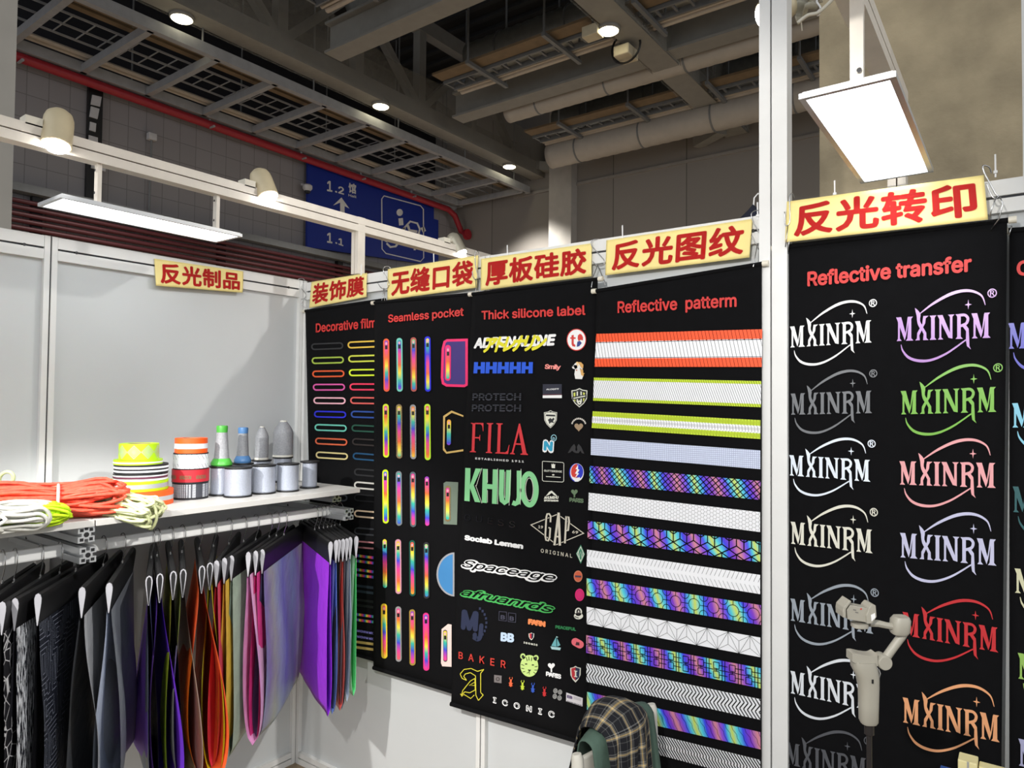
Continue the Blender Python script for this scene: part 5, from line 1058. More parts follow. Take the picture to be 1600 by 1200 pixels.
def drape(label, name, cat, a0, a1, front, back, mat, lift, bulge, seed, waves=1.):
    """cloth over the chair back between fractions a0..a1 of its width; front hangs towards the camera"""
    rd = random.Random(seed); ph = rd.uniform(0, 6)
    t = thing(name, ((b0+b1)/2+Zv*.5), label, cat); m = MB(); nu, nv = 30, 40
    def fn(u, v):
        a = a0+(a1-a0)*u; base = b0*(1-a)+b1*a; zt = .862+(.897-.862)*a+lift; q = v*2-1
        L = (front if q < 0 else back)*abs(q)
        wob = waves*(.014*math.sin(u*11+ph+L*5)+.008*math.sin(u*23-ph+L*9))
        side = 1 if q < 0 else -1
        r = .022+lift+bulge*(math.sin(math.pi*min(max(u, 0), 1))*.9)*math.exp(-L*2.0)
        if L < .06: ang = L/.06*math.pi/2; n = side*math.sin(ang)*r; z = zt+.018*math.cos(ang)+bulge*.9*math.sin(math.pi*u)*math.cos(ang)
        else: n = side*(r+(L-.06)*.10+abs(wob)*min(1, L*4)); z = zt-(L-.06)
        return base+cn_*n+Zv*z+tdir*(.02*math.sin(L*6+ph))*min(1, L*3)
    m.grid(fn, nu, nv); o = part('cloth', m, mat, t, smooth='all', solid=.003); 
    uvl = o.data.uv_layers.new(name='weave')
    for lp in o.data.loops:
        i = lp.vertex_index; uvl.data[lp.index].uv = ((i % (nu+1))/nu*(a1-a0)*cw*3.6, (i//(nu+1))/nv*(front+back)*2.8)
    return t
drape('sage green jacket hung over the chair back under the plaid shirt', 'jacket', 'jacket', .10, .90, .42, .40, M_green, .004, .03, 2)
drape('navy and cream plaid shirt thrown over the chair back', 'shirt', 'shirt', .20, .74, .52, .34, M_plaid, .026, .05, 5, 1.5)
# ---------------------------------------------------------------- phone gimbal on a stick
GP = 1.30
def gp(px, py, d=0.): return at(px, py, t=GP+d)
M_gim = pm('gimbal_grey', (160, 156, 144), .45, 0, .02); M_gimd = pm('gimbal_dark_top', (112, 110, 106), .5)
base = gp(1358, 1200); g = thing('phone_gimbal', gp(1352, 1130), 'empty grey phone gimbal standing on a dark stick before the logo banner', 'gimbal')
def oval(mb, pts, wx, wy, n=20, sq=3.):
    """rounded-box sections along a path; wx across the view, wy along it"""
    rings = []; k = len(pts)
    for p, a, b in zip(pts, wx, wy):
        rg = []
        for j in range(n):
            q = 2*math.pi*j/n; c, s = math.cos(q), math.sin(q); e = (abs(c)**sq+abs(s)**sq)**(-1/sq); rg.append(np.array(p)+rt*a*c*e+fw*b*s*e)
        rings.append(rg)
    mb.add([p for r_ in rings for p in r_], [(i*n+j, i*n+(j+1) % n, (i+1)*n+(j+1) % n, (i+1)*n+j) for i in range(k-1) for j in range(n)]+[tuple(range(n))[::-1], tuple(range((k-1)*n, k*n))]); return mb
u_ = GP/F     # metres per photo pixel at the gimbal
m = MB(); oval(m, [gp(1357, 1130), gp(1357, 1126), gp(1357, 1100), gp(1357, 1074), gp(1355, 1056), gp(1350, 1042), gp(1348, 1032)], [11*u_, 13*u_, 13.5*u_, 14*u_, 16*u_, 18.5*u_, 17*u_], [10*u_, 12*u_, 13*u_, 14*u_, 15*u_, 16*u_, 15*u_]); h = part('handle', m, M_gim, g, smooth=True)
m = MB(); m.box(gp(1363.5, 1065, -.0185), (2.6*u_, .001, 6*u_), rt, fw); part('slot', m, M_blackp, h)
m = MB(); m.tube([gp(1368, 1048), gp(1373, 1046), gp(1375, 1052), gp(1373, 1060), gp(1369, 1062)], 1.3*u_, 6); part('trigger', m, M_alu, h, smooth=True)
m = MB(); oval(m, [gp(1333, 1034), gp(1333, 1033)], [.1*u_]*2, [.1*u_]*2) if 0 else None
m = MB(); n_ = 14; top = [(1332, 1021.5), (1338, 1021), (1352, 1024), (1364, 1025), (1371, 1022)]; bot = [(1332, 1034), (1342, 1039), (1356, 1042), (1366, 1041), (1372, 1041)]
m = MB(); m.prism([gp(x, y, -.012) for x, y in smooth_pts(top, 4)+smooth_pts(bot[::-1], 4)], fw*.024); part('base_arm', m, M_gim, g)
def motor(px, py, r, d, name='motor'):
    m = MB(); c = gp(px, py); m.lathe(c-fw*d, [(r*.9, 0), (r, .002), (r, 2*d-.002), (r*.9, 2*d)], 26, fw); return part(name, m, M_gim, g, smooth=True)
motor(1378, 1032.5, 11*u_, .014)
m = MB(); pts = [gp(1384, 1028), gp(1391, 1018), gp(1402, 1003), gp(1411, 990), gp(1413, 975)]
m.tube(smooth_pts3(pts, 4), [6.5*u_]*17, 10); part('side_arm', m, M_gim, g, smooth=True)
m = MB(); oval(m, [gp(1405, 990), gp(1405.5, 986), gp(1407, 968), gp(1408, 963)], [11*u_, 13*u_, 13*u_, 10*u_], [10*u_, 12*u_, 12*u_, 10*u_], 20, 4); part('motor', m, M_gim, g, smooth=True)
m = MB(); m.tube([gp(1396, 979), gp(1384, 977), gp(1370, 974), gp(1358, 974)], [5*u_, 5*u_, 5.5*u_, 5.5*u_], 8); part('tilt_arm', m, M_gim, g, smooth=True)
m = MB(); oval(m, [gp(1343, 980.5), gp(1343, 979), gp(1343, 973)], [9*u_, 12*u_, 12*u_], [9*u_, 11*u_, 11*u_]); part('motor', m, M_gim, g, smooth=True)
# clamp plate lies tilted towards the photographer
m = MB(); pl = [(1323, 953), (1328, 945.5), (1360, 951.5), (1356, 964), (1355, 973), (1325, 968)]
m.prism([gp(x, y, -.012) for x, y in pl], fw*.022); c_ = part('phone_clamp', m, M_gim, g, bevel=.001)
m = MB(); m.prism([gp(x, y, -.016) for x, y in [(1317, 956), (1318, 949), (1328, 938), (1330.5, 940), (1322, 952), (1322, 966), (1317.5, 965)]], fw*.03); part('jaw', m, M_gim, c_, bevel=.001)
m = MB(); m.prism([gp(x, y, -.016) for x, y in [(1354, 962), (1358, 950), (1363, 944.5), (1368.5, 946), (1370, 964), (1363, 974.5), (1355, 975)]], fw*.03); part('jaw', m, M_gim, c_, bevel=.001)
m = MB(); m.prism([gp(x, y, -.0165) for x, y in [(1361, 961), (1367, 958), (1368, 965), (1362, 971)]], fw*.001); part('logo_mark', m, M_wht, c_)
m = MB(); m.ngon([gp(x, y, -.0126) for x, y in [(1345, 950.3), (1347, 950.7), (1346, 953), (1344, 952.6)]]); part('red_dot', m, M_red, c_)
m = MB()
for x, y in [(1335.5, 953), (1339, 957)]: m.ngon([gp(x+a, y+b, -.0126) for a, b in ((-2.4, -1.2), (2.4, -.2), (2, 1.4), (-2.8, .4))])
part('small_print', m, M_gimd, c_)
st = thing('gimbal_stand', base*np.array((1, 1, 0)), 'dark stick stand carrying the phone gimbal', 'stand')
B_ = gp(1358, 1131.5); m = MB(); m.cyl(B_-Zv*.018, B_, 7.2*u_, 16); part('collar', m, pm('dark_stick', (34, 30, 30), .4), st, smooth=True)
m = MB(); m.cyl(np.array((B_[0], B_[1], .16)), B_-Zv*.016, 4*u_, 14); part('pole', m, MATS['dark_stick'], st, smooth=True)
for k in range(3):
    a = 2*math.pi*k/3+.4; m = MB(); m.tube([(B_[0], B_[1], .24), (B_[0]+.26*math.cos(a), B_[1]+.26*math.sin(a), .012)], .008, 8); part('leg', m, MATS['dark_stick'], st, smooth=True)
# ---------------------------------------------------------------- cream case and blue box on a table at lower right
tb = thing('table', (2.98, -.46, 0), 'white table below the frame under the cream case', 'table')
m = MB(); m.box((3.1, -.42, .80), (.62, .50, .03)); part('tabletop', m, M_white, tb, bevel=.003)
for x in (2.83, 3.37):
    for y in (-.63, -.21): m = MB(); m.box((x, y, .3925), (.04, .04, .785)); part('leg', m, M_white, tb)
K0 = at(1499, 1174, t=1.5); K1 = at(1600, 1200, z=K0[2])
M_crm = pm('cream_case', (232, 220, 164), .5, 0, .05, 20); M_gap = pm('case_gap', (90, 84, 66), .8)
kx = K1-K0; kx[2] = 0; kx = kx/np.linalg.norm(kx); ky = np.array((-kx[1], kx[0], 0)); ky = ky*np.sign(ky@fw)
cs = thing('cream_case', (K0+kx*.2)*np.array((1, 1, 0))+Zv*.815, 'cream yellow case with a hasp, poking in at the bottom right', 'case')
zt = K0[2]
m = MB(); m.box(K0+kx*.017-ky*.021-Zv*((zt-.815)/2), (.034, .042, zt-.815), kx, ky); part('hasp_block', m, M_crm, cs, bevel=.002)
m = MB(); q = zt-.008; m.box(K0+kx*.186-ky*.016+Zv*(q-zt)-Zv*((q-.815)/2), (.30, .030, q-.815), kx, ky); part('body', m, M_crm, cs, bevel=.002)
m = MB(); m.box(K0+kx*.20-ky*.0165-Zv*.020, (.302, .0325, .0016), kx, ky); part('lid_seam', m, M_gap, cs)
m = MB(); m.box(K0+kx*.018-ky*.0425-Zv*.006, (.0035, .002, .012), kx, ky); part('hasp_pin', m, M_alu, cs)
bb0 = at(1471, 1195, t=1.56); bl = thing('blue_box', bb0*np.array((1, 1, 0))+Zv*.815, 'blue box corner showing beside the cream case', 'box')
m = MB(); m.box((bb0+kx*.012-ky*.02)*np.array((1, 1, 0))+Zv*((.815+bb0[2])/2), (.026, .034, bb0[2]-.815), kx, ky); part('carton', m, pm('blue_card', (52, 88, 158), .5), bl)
# ---------------------------------------------------------------- dark garment behind the back wall
gt = at(1177, 316, y=.10); gr = thing('hanging_garment', gt-Zv*.3, 'dark navy garment on a hanger peeking over the back wall', 'garment')
def gfn(u, v):
    x = (u-.5)*.44; s = abs(x)/.22; z = gt[2]-.008-.15*s**.82*1.0 - v*.55*(1-.12*s); th = .035*math.sin(math.pi*min(1, .15+v*1.5))
    return np.array((gt[0]+x, gt[1]+th*math.cos((u-.5)*3), z))
m = MB(); m.grid(gfn, 30, 14); m.grid(lambda u, v: gfn(u, v)*np.array((1, 0, 1))+np.array((0, 2*gt[1]-gfn(u, v)[1]+.012, 0)), 30, 14); part('cloth', m, pm('navy_garment', (26, 30, 48), .9, 0, .1, 40), gr, smooth='all', solid=.002)
m = MB(); m.tube([gt-Zv*.02, gt+Zv*.015+rt*.003, gt+Zv*.03+rt*.016, gt+Zv*.02+rt*.03], .0025, 6); part('hook', m, M_wht, gr, smooth=True)
# ================================================================ the hall behind the booth
XW, YE, ZC = -9.2, 11.8, 7.05
m = MB(); m.box((XW-.1, 3, 3.62), (.2, 19, 7.24)); structure('wall_side', m, grid_mat('hall_tiles', (146, 143, 146), (118, 116, 118), .30, .007, .6, 'yz', .36))
m = MB(); m.box((XW-.9, 3, 8.9), (.2, 19, 3.4)); structure('wall_upper_gloom', m, pm('hall_upper_gloom', (38, 38, 44), .8))  # added upper wall, its dark colour stands for the gloom above the grid
m = MB(); m.box((-1, YE+.1, 5.2), (19, .2, 10.4)); structure('wall_end', m, grid_mat('hall_panels', (146, 141, 136), (100, 97, 94), 1.75, .012, .7, 'xz', 30))
pl0, pl1 = at(858, 300, y=YE-.25), at(893, 300, y=YE-.25)
m = MB(); m.box(((pl0[0]+pl1[0])/2, YE-.13, 5.0), (pl1[0]-pl0[0], .26, 10)); structure('trim_3', m, pm('hall_pilaster', (176, 172, 167), .7, 0, .06, 5))
tl = at(893, 289, y=YE-.04); m = MB(); m.box((3+tl[0]/2-1.5, YE-.02, tl[2]), (12, .05, .06)); M_hs = pm('hall_seam', (150, 146, 141), .7, 0, .04, 5); structure('trim_4', m, M_hs)
m = MB(); m.box((-1, 3, 10.55), (20, 20, .1)); m.mi = 1
for k in range(40): m.box((-1, -6+k*.45, 10.46), (20, .12, .09))
structure('ceiling', m, [pm('hall_roof', (40, 42, 46), .8), pm('hall_roof_rib', (52, 54, 58), .8)])
M_conc = pm('concrete_column', (182, 167, 138), .92, 0, .2, 4.5, .8, 16)
m = MB(); m.box((3.4, 2.35, 5.2), (2.46, 1.5, 10.4)); structure('column_concrete', m, M_conc)
m = MB(); m.box((-3.6, -1.46, 5.2), (1.2, 2.24, 10.4)); structure('column_grey', m, pm('grey_column', (190, 186, 178), .8, 0, .05, 3))
M_galv = pm('galvanised', (164, 166, 170), .45, .15, .08, 8); M_truss = pm('truss_paint', (142, 141, 137), .65, 0, .06, 6); M_wood = pm('tan_board', (122, 104, 80), .75, 0, .12, 7); M_dkst = pm('dark_steel', (120, 122, 124), .5, .2)
M_duct = pm('duct_wrap', (176, 170, 162), .55, 0, .05, 6, .3, 18); M_pipe = pm('light_pipe', (186, 176, 164), .45, .1); M_fire = pm('red_pipe', (156, 30, 44), .45); M_fired = pm('dark_red_pipe', (80, 26, 34), .5)
# suspended service grid beside the wall
XO, XI = at(28, 71, z=ZC)[0], at(144, 0, z=ZC)[0]
tr = thing('service_grid', ((XO+XI)/2, 6, ZC), 'suspended steel service grid along the tiled hall wall', 'service grid')
for x, w_, nm in ((XO, .13, 'outer_rail'), (XI, .11, 'inner_rail')): m = MB(); m.box((x, 5.9, ZC), (w_, 11.4, .16)); part(nm, m, M_galv, tr)
m = MB(); m.tube([(XO-.22, .2, ZC-.02), (XO-.22, 11.6, ZC-.02)], .10, 12); part('side_pipe', m, M_galv, tr, smooth=True)
y = .45
while y < 11.5: m = MB(); m.box(((XO+XI)/2, y, ZC-.02), (XI-XO, .09, .12)); part('cross_bar', m, M_galv, tr); y += 1.0
for x, w_ in ((XI-.36, .34), (XI-.66, .12)): m = MB(); m.box((x, 5.9, ZC+.16), (w_, 11.3, .03)); part('board', m, M_wood, tr)
m = MB()
for x in (XI-.85, XI-1.2, XI-1.55): m.box((x, 5.9, ZC+.12), (.018, 11.3, .03))
yy = .3
while yy < 11.4: m.box((XI-1.2, yy, ZC+.13), (.72, .014, .014)); yy += .30
part('wire_ladder', m, M_galv, tr)
for x in (XO+.16, XO+.28): m = MB(); m.tube([(x, .3, ZC+.10), (x, 11.5, ZC+.10)], .035, 8); part('light_tube', m, M_pipe, tr, smooth=True)
for y in (1.2, 3.2, 5.2, 7.2, 9.2, 11): [part('hanger_rod', MB().cyl((x_, y, ZC), (x_, y, 10.4), .015, 6), M_dkst, tr) for x_ in (XI, XO)]
# red fire pipe with bracket hooks and flanged end
p0, p1 = at(25, 86, x=XW+.27), at(712, 331, x=XW+.27)
fp = thing('fire_pipe', (XW+.27, 6, (p0[2]+p1[2])/2), 'bright red pipe running along the tiled hall wall', 'pipe')
m = MB(); m.tube([(XW+.27, -1, p0[2]), (XW+.27, p1[1]-.3, p1[2]), (XW+.29, p1[1]-.05, p1[2]-.12), (XW+.36, p1[1]+.12, p1[2]-.50), (XW+.55, p1[1]+.15, p1[2]-.60)], .075, 12); part('pipe', m, M_fire, fp, smooth=True)
m = MB(); m.tube([(XW+.50, p1[1]+.15, p1[2]-.60), (XW+.58, p1[1]+.15, p1[2]-.60)], .14, 14); part('flange', m, M_fire, fp, smooth=True)
for y in (1.6, 4.6, 6.6, 8.2, 9.8): m = MB(); m.tube([(XW+.27, y, ZC), (XW+.27, y, p0[2]-.10), (XW+.43, y, p0[2]-.10)], .022, 6); part('bracket', m, M_galv, fp)
for k, pyy in enumerate((312, 322, 332.5, 343, 354, 365)):
    a = at(22, pyy, x=XW+.16); t = thing('wall_pipe', (XW+.16, 4, a[2]), ['topmost', 'second from the top', 'third from the top', 'third from the bottom', 'second from the bottom', 'lowest'][k]+' of the dark red pipes low on the tiled hall wall', 'pipe', 'dark red pipes low on the hall wall')
    m = MB(); m.tube([(XW+.16, -2, a[2]), (XW+.16, 11.4, a[2])], .036, 10); part('pipe', m, M_fired, t, smooth=True)
for y in (1.9, 2.3, 4.7, 5.2, 7.6, 8.0):
    pass
a = at(22, 291, x=XW+.2); t = thing('cable_duct', (XW+.2, 4, a[2]), 'dull grey cable duct above the dark red pipes', 'cable duct'); m = MB(); m.box((XW+.15, 4.6, a[2]), (.22, 13, .12)); part('duct', m, M_dkst, t)
sp_t = thing('pipe_support', (XW+.1, 4.7, 4.3), 'black uprights clamping the dark red pipes to the wall', 'pipe support')
for y in (1.95, 5.0, 7.8): m = MB(); m.box((XW+.062, y, at(22, 338, x=XW)[2]), (.10, .14, 1.0)); part('upright', m, M_blackp, sp_t)
# trusses along the hall, with netting
M_net = pm('truss_net', (150, 146, 136), .9, 0, .35, 18, trans=.55)
def truss(x0, x1, z0, label, y0=-1, y1=YE-.02, top=9.3):
    t = thing('roof_truss', ((x0+x1)/2, 5, z0), label, 'truss')
    m = MB(); m.box(((x0+x1)/2, (y0+y1)/2, z0+.03), (x1-x0, y1-y0, .06)); m.box(((x0+x1)/2, (y0+y1)/2, z0+.19), ((x1-x0)*.8, y1-y0, .28)); part('bottom_chord', m, M_truss, t)
    m = MB(); m.box(((x0+x1)/2, (y0+y1)/2, top), ((x1-x0)*.6, y1-y0, .3)); part('top_chord', m, M_truss, t)
    y = y0+.6; k = 0; xc = (x0+x1)/2
    while y < y1-1.4:
        m = MB(); m.bar((xc, y, z0+.2), (xc, y, top), .18, .18, (0, 1, 0)); part('post', m, M_truss, t)
        m = MB(); m.bar((xc, y, z0+.25) if k % 2 else (xc, y, top-.1), (xc, y+1.6, top-.1) if k % 2 else (xc, y+1.6, z0+.25), .14, .14, (1, 0, 0)); part('brace', m, M_truss, t)
        y += 1.6; k += 1
    m = MB(); m.grid(lambda u, v: (x1+.03+.05*math.sin(u*40)*v*.6, y0+(y1-y0)*u, z0-.02+(.95+.12*math.sin(u*17))*v), 120, 6); part('net', m, M_net, t, smooth='all')
    m = MB(); m.grid(lambda u, v: (x0-.03, y0+(y1-y0)*u, z0-.02+(.8+.1*math.sin(u*13))*v), 60, 4); part('net', m, M_net, t, smooth='all')
ZB = 7.35
xt = at(219, 0, z=ZB)[0]; truss(xt, xt+.36, ZB, 'netted roof truss running above the service grid')
x2 = at(1027, 116, z=ZB)[0]; truss(x2-.02, x2+.42, ZB, 'netted roof truss crossing behind the tall white post')
def xbeam(y, z, h, w_, label, x0=-5.9, x1=6.):
    t = thing('cross_beam', (0, y, z), label, 'beam'); m = MB(); m.box(((x0+x1)/2, y, z+h/2), (x1-x0, w_*.35, h-.08)); m.box(((x0+x1)/2, y, z+.02), (x1-x0, w_, .04)); m.box(((x0+x1)/2, y, z+h-.02), (x1-x0, w_, .04)); part('web', m, M_truss, t)
y1_, y2_ = at(509, 86, z=ZB)[1], at(715, 184, z=ZB)[1]
xbeam(y1_+.15, ZB+.025, .5, .34, 'grey roof beam at the top of the picture, nearest'); xbeam(y2_+.15, ZB+.025, .5, .34, 'grey roof beam beside the pale wrapped duct')
xbeam(6.6, 9.1, .35, .3, 'higher grey roof beam between the two lower ones', -7, 6); xbeam(9.9, 9.1, .35, .3, 'high grey roof beam near the end wall', -7, 6)
def duct(y, z, r, x0, x1, mat, label, ribs=0.):
    t = thing('air_duct', ((x0+x1)/2, y, z-r), label, 'duct'); m = MB(); n = int((x1-x0)/.11) if ribs else 2
    pts = [(x0+(x1-x0)*i/n, y, z) for i in range(n+1)]; m.tube(pts, [r*(1-ribs*(i % 2)) for i in range(n+1)], 22); part('casing', m, mat, t, smooth='all')
    k = x0+.7
    while k < x1: m = MB(); m.tube([(k, y, z), (k+.03, y, z)], r*1.03, 22); part('clamp', m, M_dkst, t); k += 1.45
P = at(760, 189, z=ZB-.02); duct(y2_+.62, ZB+.12, .19, -5.0, 6, M_duct, 'pale wrapped round duct tucked behind the roof beam', .03)
P = at(990, 213, z=7.2); duct(P[1], 7.2, .27, -5.2, 6, M_duct, 'large pale wrapped duct just before the end wall', .03)
M_spiral = pm('spiral_duct', (150, 152, 150), .35, .6, .1, 10)
P = at(560, 32, z=8.0); duct(P[1], 8.22, .30, -5.6, 6, M_spiral, 'ribbed metal duct above the nearest roof beam', .05)
P = at(975, 165, z=8.0); duct(P[1], 8.0, .30, -5.2, 6, M_spiral, 'ribbed metal duct near the end wall', .05)
P = at(800, 75, z=8.2); duct(P[1], 8.2, .34, -5.2, 6, M_spiral, 'ribbed metal duct above the middle cable tray', .05)
def xtray(y, z, label, x0=-5.2, x1=6.):
    t = thing('cable_tray', (0, y, z), label, 'cable tray')
    m = MB(); m.box(((x0+x1)/2, y-.16, z+.02), (x1-x0, .26, .04)); part('board', m, M_wood, t)
    m = MB(); 
    for yy in (.02, .30): m.box(((x0+x1)/2, y+yy, z), (x1-x0, .03, .09))
    k = x0
    while k < x1: m.box((k, y+.16, z), (.035, .28, .03)); k += .25
    part('ladder', m, M_dkst, t)
    for yy, r in ((.40, .03), (.50, .045)): m = MB(); m.tube([(x0, y+yy, z), (x1, y+yy, z)], r, 8); part('conduit', m, M_pipe, t, smooth=True)
    k = x0+.9
    while k < x1: m = MB(); m.box((k, y+.12, z-.07), (.06, 1.1, .06)); m.cyl((k, y-.4, z-.07), (k, y-.4, 10.3), .02, 6); m.cyl((k, y+.64, z-.07), (k, y+.64, 10.3), .02, 6); part('trapeze', m, M_dkst, t); k += 1.5
P = at(760, 104, z=7.5); xtray(P[1], 7.5, 'cable tray with tan board between the two roof beams')
P = at(930, 187, z=7.4); xtray(P[1], 7.4, 'cable tray with tan board above the large pale duct')
P = at(560, -60, z=7.6); xtray(P[1], 7.6, 'cable tray at the very top of the picture, nearest')
# roof lamps
M_down = emit('down_glow', (1, .9, .6), 14.)
def downlight(px, py, z, label):
    P = at(px, py, z=z); t = thing('ceiling_lamp', P, label, 'ceiling lamp', 'round warm lamps under the roof trusses')
    m = MB(); m.lathe(P, [(.155, -.0), (.17, .02), (.16, .10), (.08, .16), (.05, .3)], 26); part('housing', m, M_truss, t, smooth=True)
    m = MB(); m.lathe(P-Zv*.012, [(0, 0), (.13, .002), (.145, .013)], 26); part('glass', m, M_down, t, smooth=True)
    ld = bpy.data.lights.new('hall_bulb', 'SPOT'); ld.energy = LAMP['down']; ld.spot_size = math.radians(112); ld.spot_blend = .7; ld.shadow_soft_size = .12; ld.color = (1, .96, .88)
    lo = bpy.data.objects.new('hall_bulb', ld); COL.objects.link(lo); lo.location = tuple(P-Zv*.36)
downlight(284, 30, 7.3, 'round warm ceiling lamp at the upper left'); downlight(595, 167, 7.3, 'round warm ceiling lamp beside the service grid, middle of its truss')
downlight(796, 261, 7.3, 'round warm ceiling lamp nearest the end wall'); downlight(951, 49, 7.3, 'round warm ceiling lamp beside the small projector')
P = at(978, 80, z=7.25); t = thing('projector', P, 'small white projector in a round black bracket under the truss', 'projector')
m = MB(); m.box(P-Zv*.04, (.26, .34, .16)); part('body', m, pm('projector_white', (206, 196, 170), .5), t, bevel=.02)
m = MB(); m.tube([P+np.array((.24*math.cos(a), 0, .06+.24*math.sin(a))) for a in [2*math.pi*k/22 for k in range(22)]], .018, 6, closed=True); m.cyl(P+Zv*.3, P+Zv*.04, .02, 8); part('bracket', m, M_blackp, t, smooth=True)
P = at(926, 51, z=7.3); t = thing('junction_box', P, 'small pale box under the truss left of the ceiling lamp', 'box'); m = MB(); m.box(P, (.26, .2, .16)); part('body', m, MATS['projector_white'], t, bevel=.01)
m = MB(); m.cyl(P+Zv*.08, P+Zv*.3, .015, 6); part('stem', m, M_dkst, t)
P = at(1110, 188, z=7.33); t = thing('smoke_detector', P, 'round grey detector under the right truss', 'detector'); m = MB(); m.lathe(P, [(.13, 0), (.16, .02), (.16, .06), (.05, .09)], 22); part('body', m, pm('detector_grey', (170, 168, 166), .5), t, smooth=True)
m = MB(); m.lathe(P-Zv*.02, [(0, 0), (.11, .004), (.125, .021)], 22); part('cover', m, pm('detector_white', (206, 206, 204), .4), t, smooth=True)
br_ = thing('wall_bracket', at(820, 270, y=YE-.3), 'grey strut bracing the truss at the end wall pilaster', 'bracket'); m = MB(); m.bar(at(795, 255, y=YE-.4), at(862, 262, y=YE-.1), .22, .2); part('strut', m, M_truss, br_)
br_ = thing('wall_bracket', at(1100, 215, y=YE-.3), 'dark grey strut under the right truss at the end wall', 'bracket'); m = MB(); m.bar(at(1090, 222, y=YE-.05), at(1128, 200, y=YE-.5), .24, .24); part('strut', m, M_truss, br_)
# blue hall sign
XS = XW+.12
sg = thing('hall_sign', at(580, 400, x=XS), 'large blue wall sign with hall numbers and an escalator symbol', 'sign')
S_ = lambda x, y, l=0: at(x, y, x=XS+.03+.004*l)
m = MB(); m.prism([S_(x, y) for x, y in [(481.5, 246), (678, 315), (678, 342), (685, 344), (685, 415.5), (480, 386)]], (-.06, 0, 0)); part('panel', m, pm('sign_blue', (10, 42, 140), .5, 0, .03), sg)
M_sgw = pm('sign_white', (222, 222, 222), .6)
def stext(txt, bl, br, tl, bold=.02, cjk=False, name='lettering'): m = MB(); text_quad(m, txt, S_(*bl, 1), S_(*br, 1), S_(*tl, 1), bold, 1, 0, 0, cjk); part(name, m, M_sgw, sg)
stext('1', (511, 298), (519.3, 299.5), (511, 276)); stext('.2', (523.5, 300), (537.5, 304), (523.5, 285)); stext('馆', (544.5, 301), (556.5, 303.5), (544.5, 285), .012, True); stext('Hall', (544.5, 306.5), (557, 309.5), (544.5, 301.5))
stext('1', (511, 378.5), (519.3, 380), (511, 357)); stext('.1', (524, 380), (536.5, 384.5), (524, 365.5))
def sline(pts, wd, name='symbol', closed=False):
    m = MB(); P = list(pts)+([pts[0]] if closed else [])
    for q in stroke(P, wd): m.ngon([S_(x, y, 1) for x, y in q])
    for x, y in P[1:-1]: m.ngon([S_(a, b, 1.05) for a, b in ell(x, y, wd/2, wd/2, 10)])
    part(name, m, M_sgw, sg)
m = MB(); m.ngon([S_(x, y, 1) for x, y in [(520.5, 321), (533.5, 308.5), (546, 326), (538.5, 322), (538.5, 358), (531.5, 356), (531.5, 316.5)]]); part('arrow', m, M_sgw, sg)
sline([(600, 306), (657, 321.5), (661.5, 327), (662, 403), (657, 408.5), (603, 396), (597, 389), (596.5, 311)], 1.6, 'symbol_frame', True)
m = MB(); m.ngon([S_(x, y, 1) for x, y in ell(624.5, 332, 5, 5.5, 16)]); part('symbol_head', m, M_sgw, sg)
sline([(626, 341), (627, 352)], 7); sline([(630, 358), (641, 346), (652, 349), (656, 358), (654, 366)], 3); sline([(637, 352), (640, 360), (652, 362)], 4); sline([(660, 355), (663, 362)], 6)
sline([(603, 378), (606, 371), (621, 369), (633, 356)], 3.4); sline([(604, 380), (610, 386), (618, 385), (636, 364)], 3.2); sline([(648, 391), (648, 376)], 3.4); sline([(641, 382), (648, 375), (654, 386)], 3)
# cable riser with plates, cameras on the tiled wall
XP = XW+.04
rs = thing('cable_riser', at(145, 312, x=XP), 'dark cable riser with white plates on the tiled hall wall', 'cable riser')
m = MB(); q0, q1 = at(141, 135, x=XP), at(156, 330, x=XP); m.box((XP, (q0[1]+q1[1])/2-.02, (q0[2]+q1[2])/2), (.06, .22, q0[2]-q1[2])); part('tray', m, M_blackp, rs)
M_plate = pm('plate_white', (196, 196, 200), .5)
for pl in [[(144.5, 148), (159, 151.5), (156.5, 166.5), (142, 163)], [(142.5, 166), (155.5, 170), (152.5, 186), (140, 182)], [(141, 190), (150.5, 193), (149.5, 206), (140, 203)], [(139, 211), (153, 215), (153, 226), (139, 222)]]:
    m = MB(); m.prism([at(x, y, x=XP+.06) for x, y in pl], (-.02, 0, 0)); part('plate', m, M_plate, rs)
lp = [(145.5, 243), (166, 248), (165, 268), (143, 262.5)]; m = MB(); m.prism([at(x, y, x=XP+.08) for x, y in lp], (-.03, 0, 0)); p_ = part('logo_plate', m, M_plate, rs)
m = MB(); text_quad(m, '中国移动', at(146, 257.5, x=XP+.084), at(164, 262, x=XP+.084), at(146, 251.5, x=XP+.084), .015, 1, 0, 0, True); part('plate_lettering', m, pm('plate_blue', (70, 84, 130), .5), p_)
m = MB(); m.ngon([at(x, y, x=XP+.084) for x, y in ell(155, 249, 4, 2.6, 12)]); part('plate_mark', m, MATS['plate_blue'], p_)
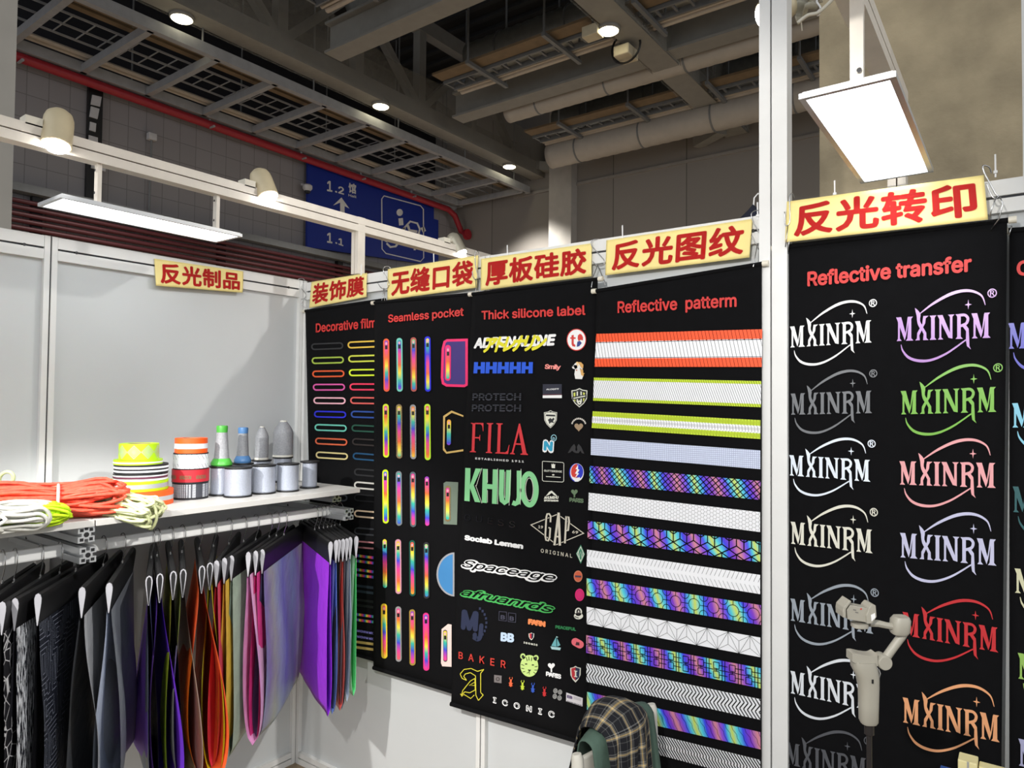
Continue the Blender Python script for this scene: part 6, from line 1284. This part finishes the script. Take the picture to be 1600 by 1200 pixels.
sn = thing('motion_sensor', at(237, 220, x=XP), 'small white sensor on a thin conduit on the tiled wall', 'sensor'); q = at(237, 214, x=XP+.05); m = MB(); m.box(q, (.10, .14, .12)); part('body', m, M_plate, sn, bevel=.01); m = MB(); m.cyl(q-Zv*.05, q-Zv*1.9+np.array((-.04, 0, 0)), .018, 8); part('conduit', m, M_dkst, sn)
dc = thing('dome_camera', at(480, 292, x=XP), 'small white dome camera at the left edge of the blue sign', 'camera'); q = at(480.5, 288, x=XP+.2); m = MB(); m.lathe(q, [(.06, 0), (.10, -.03), (.10, -.09), (.06, -.14)][::-1], 16); part('housing', m, M_plate, dc, smooth=True); m = MB(); m.lathe(q-Zv*.15, [(0, -.05), (.05, -.035), (.065, .01)], 16); part('dome', m, M_blackp, dc, smooth=True); m = MB(); m.bar(q-Zv*.02, q+np.array((-.2, 0, .03)), .04, .04); part('arm', m, M_plate, dc)
# white plastic bag and cord ends tied up beside the tall post
bgp = thing('cable_bundle', at(1290, 10, y=.9), 'pale cable tied up beside the tall white post at the top', 'cable')
m = MB(); m.tube(smooth_pts3([at(1246, 36, y=.85), at(1262, 24, y=.85), at(1278, 20, y=.85), at(1292, 8, y=.85), at(1304, -4, y=.85)], 4), .008, 8); part('cable', m, M_capw, bgp, smooth='all')
m = MB(); m.tube(smooth_pts3([at(1282, 14, y=.86), at(1276, 20, y=.86), at(1279, 24, y=.86), at(1282, 12, y=.86), at(1276, 2, y=.86), at(1282, -6, y=.86)], 4), .004, 6); part('tie', m, M_wht, bgp, smooth='all')
bg = thing('plastic_bag', at(1262, 20, y=.9), 'crumpled translucent plastic bag beside the tall white post at the top', 'bag')
m = MB(); c0, c1, c2, c3 = at(1244, -20, y=.9), at(1284, -20, y=.9), at(1281, 0, y=.9), at(1244, 36, y=.9)
m.grid(lambda u, v: (c0*(1-u)+c1*u)*(1-v)+(c3*(1-u)+c2*u)*v+np.array((0, .03*math.sin(u*9+v*7)+.02*math.sin(v*19), 0)), 20, 20); part('film', m, pm('bag_film', (200, 196, 180), .25, 0, .1, 20, .6, 20, .35), bg, smooth='all', solid=.001)
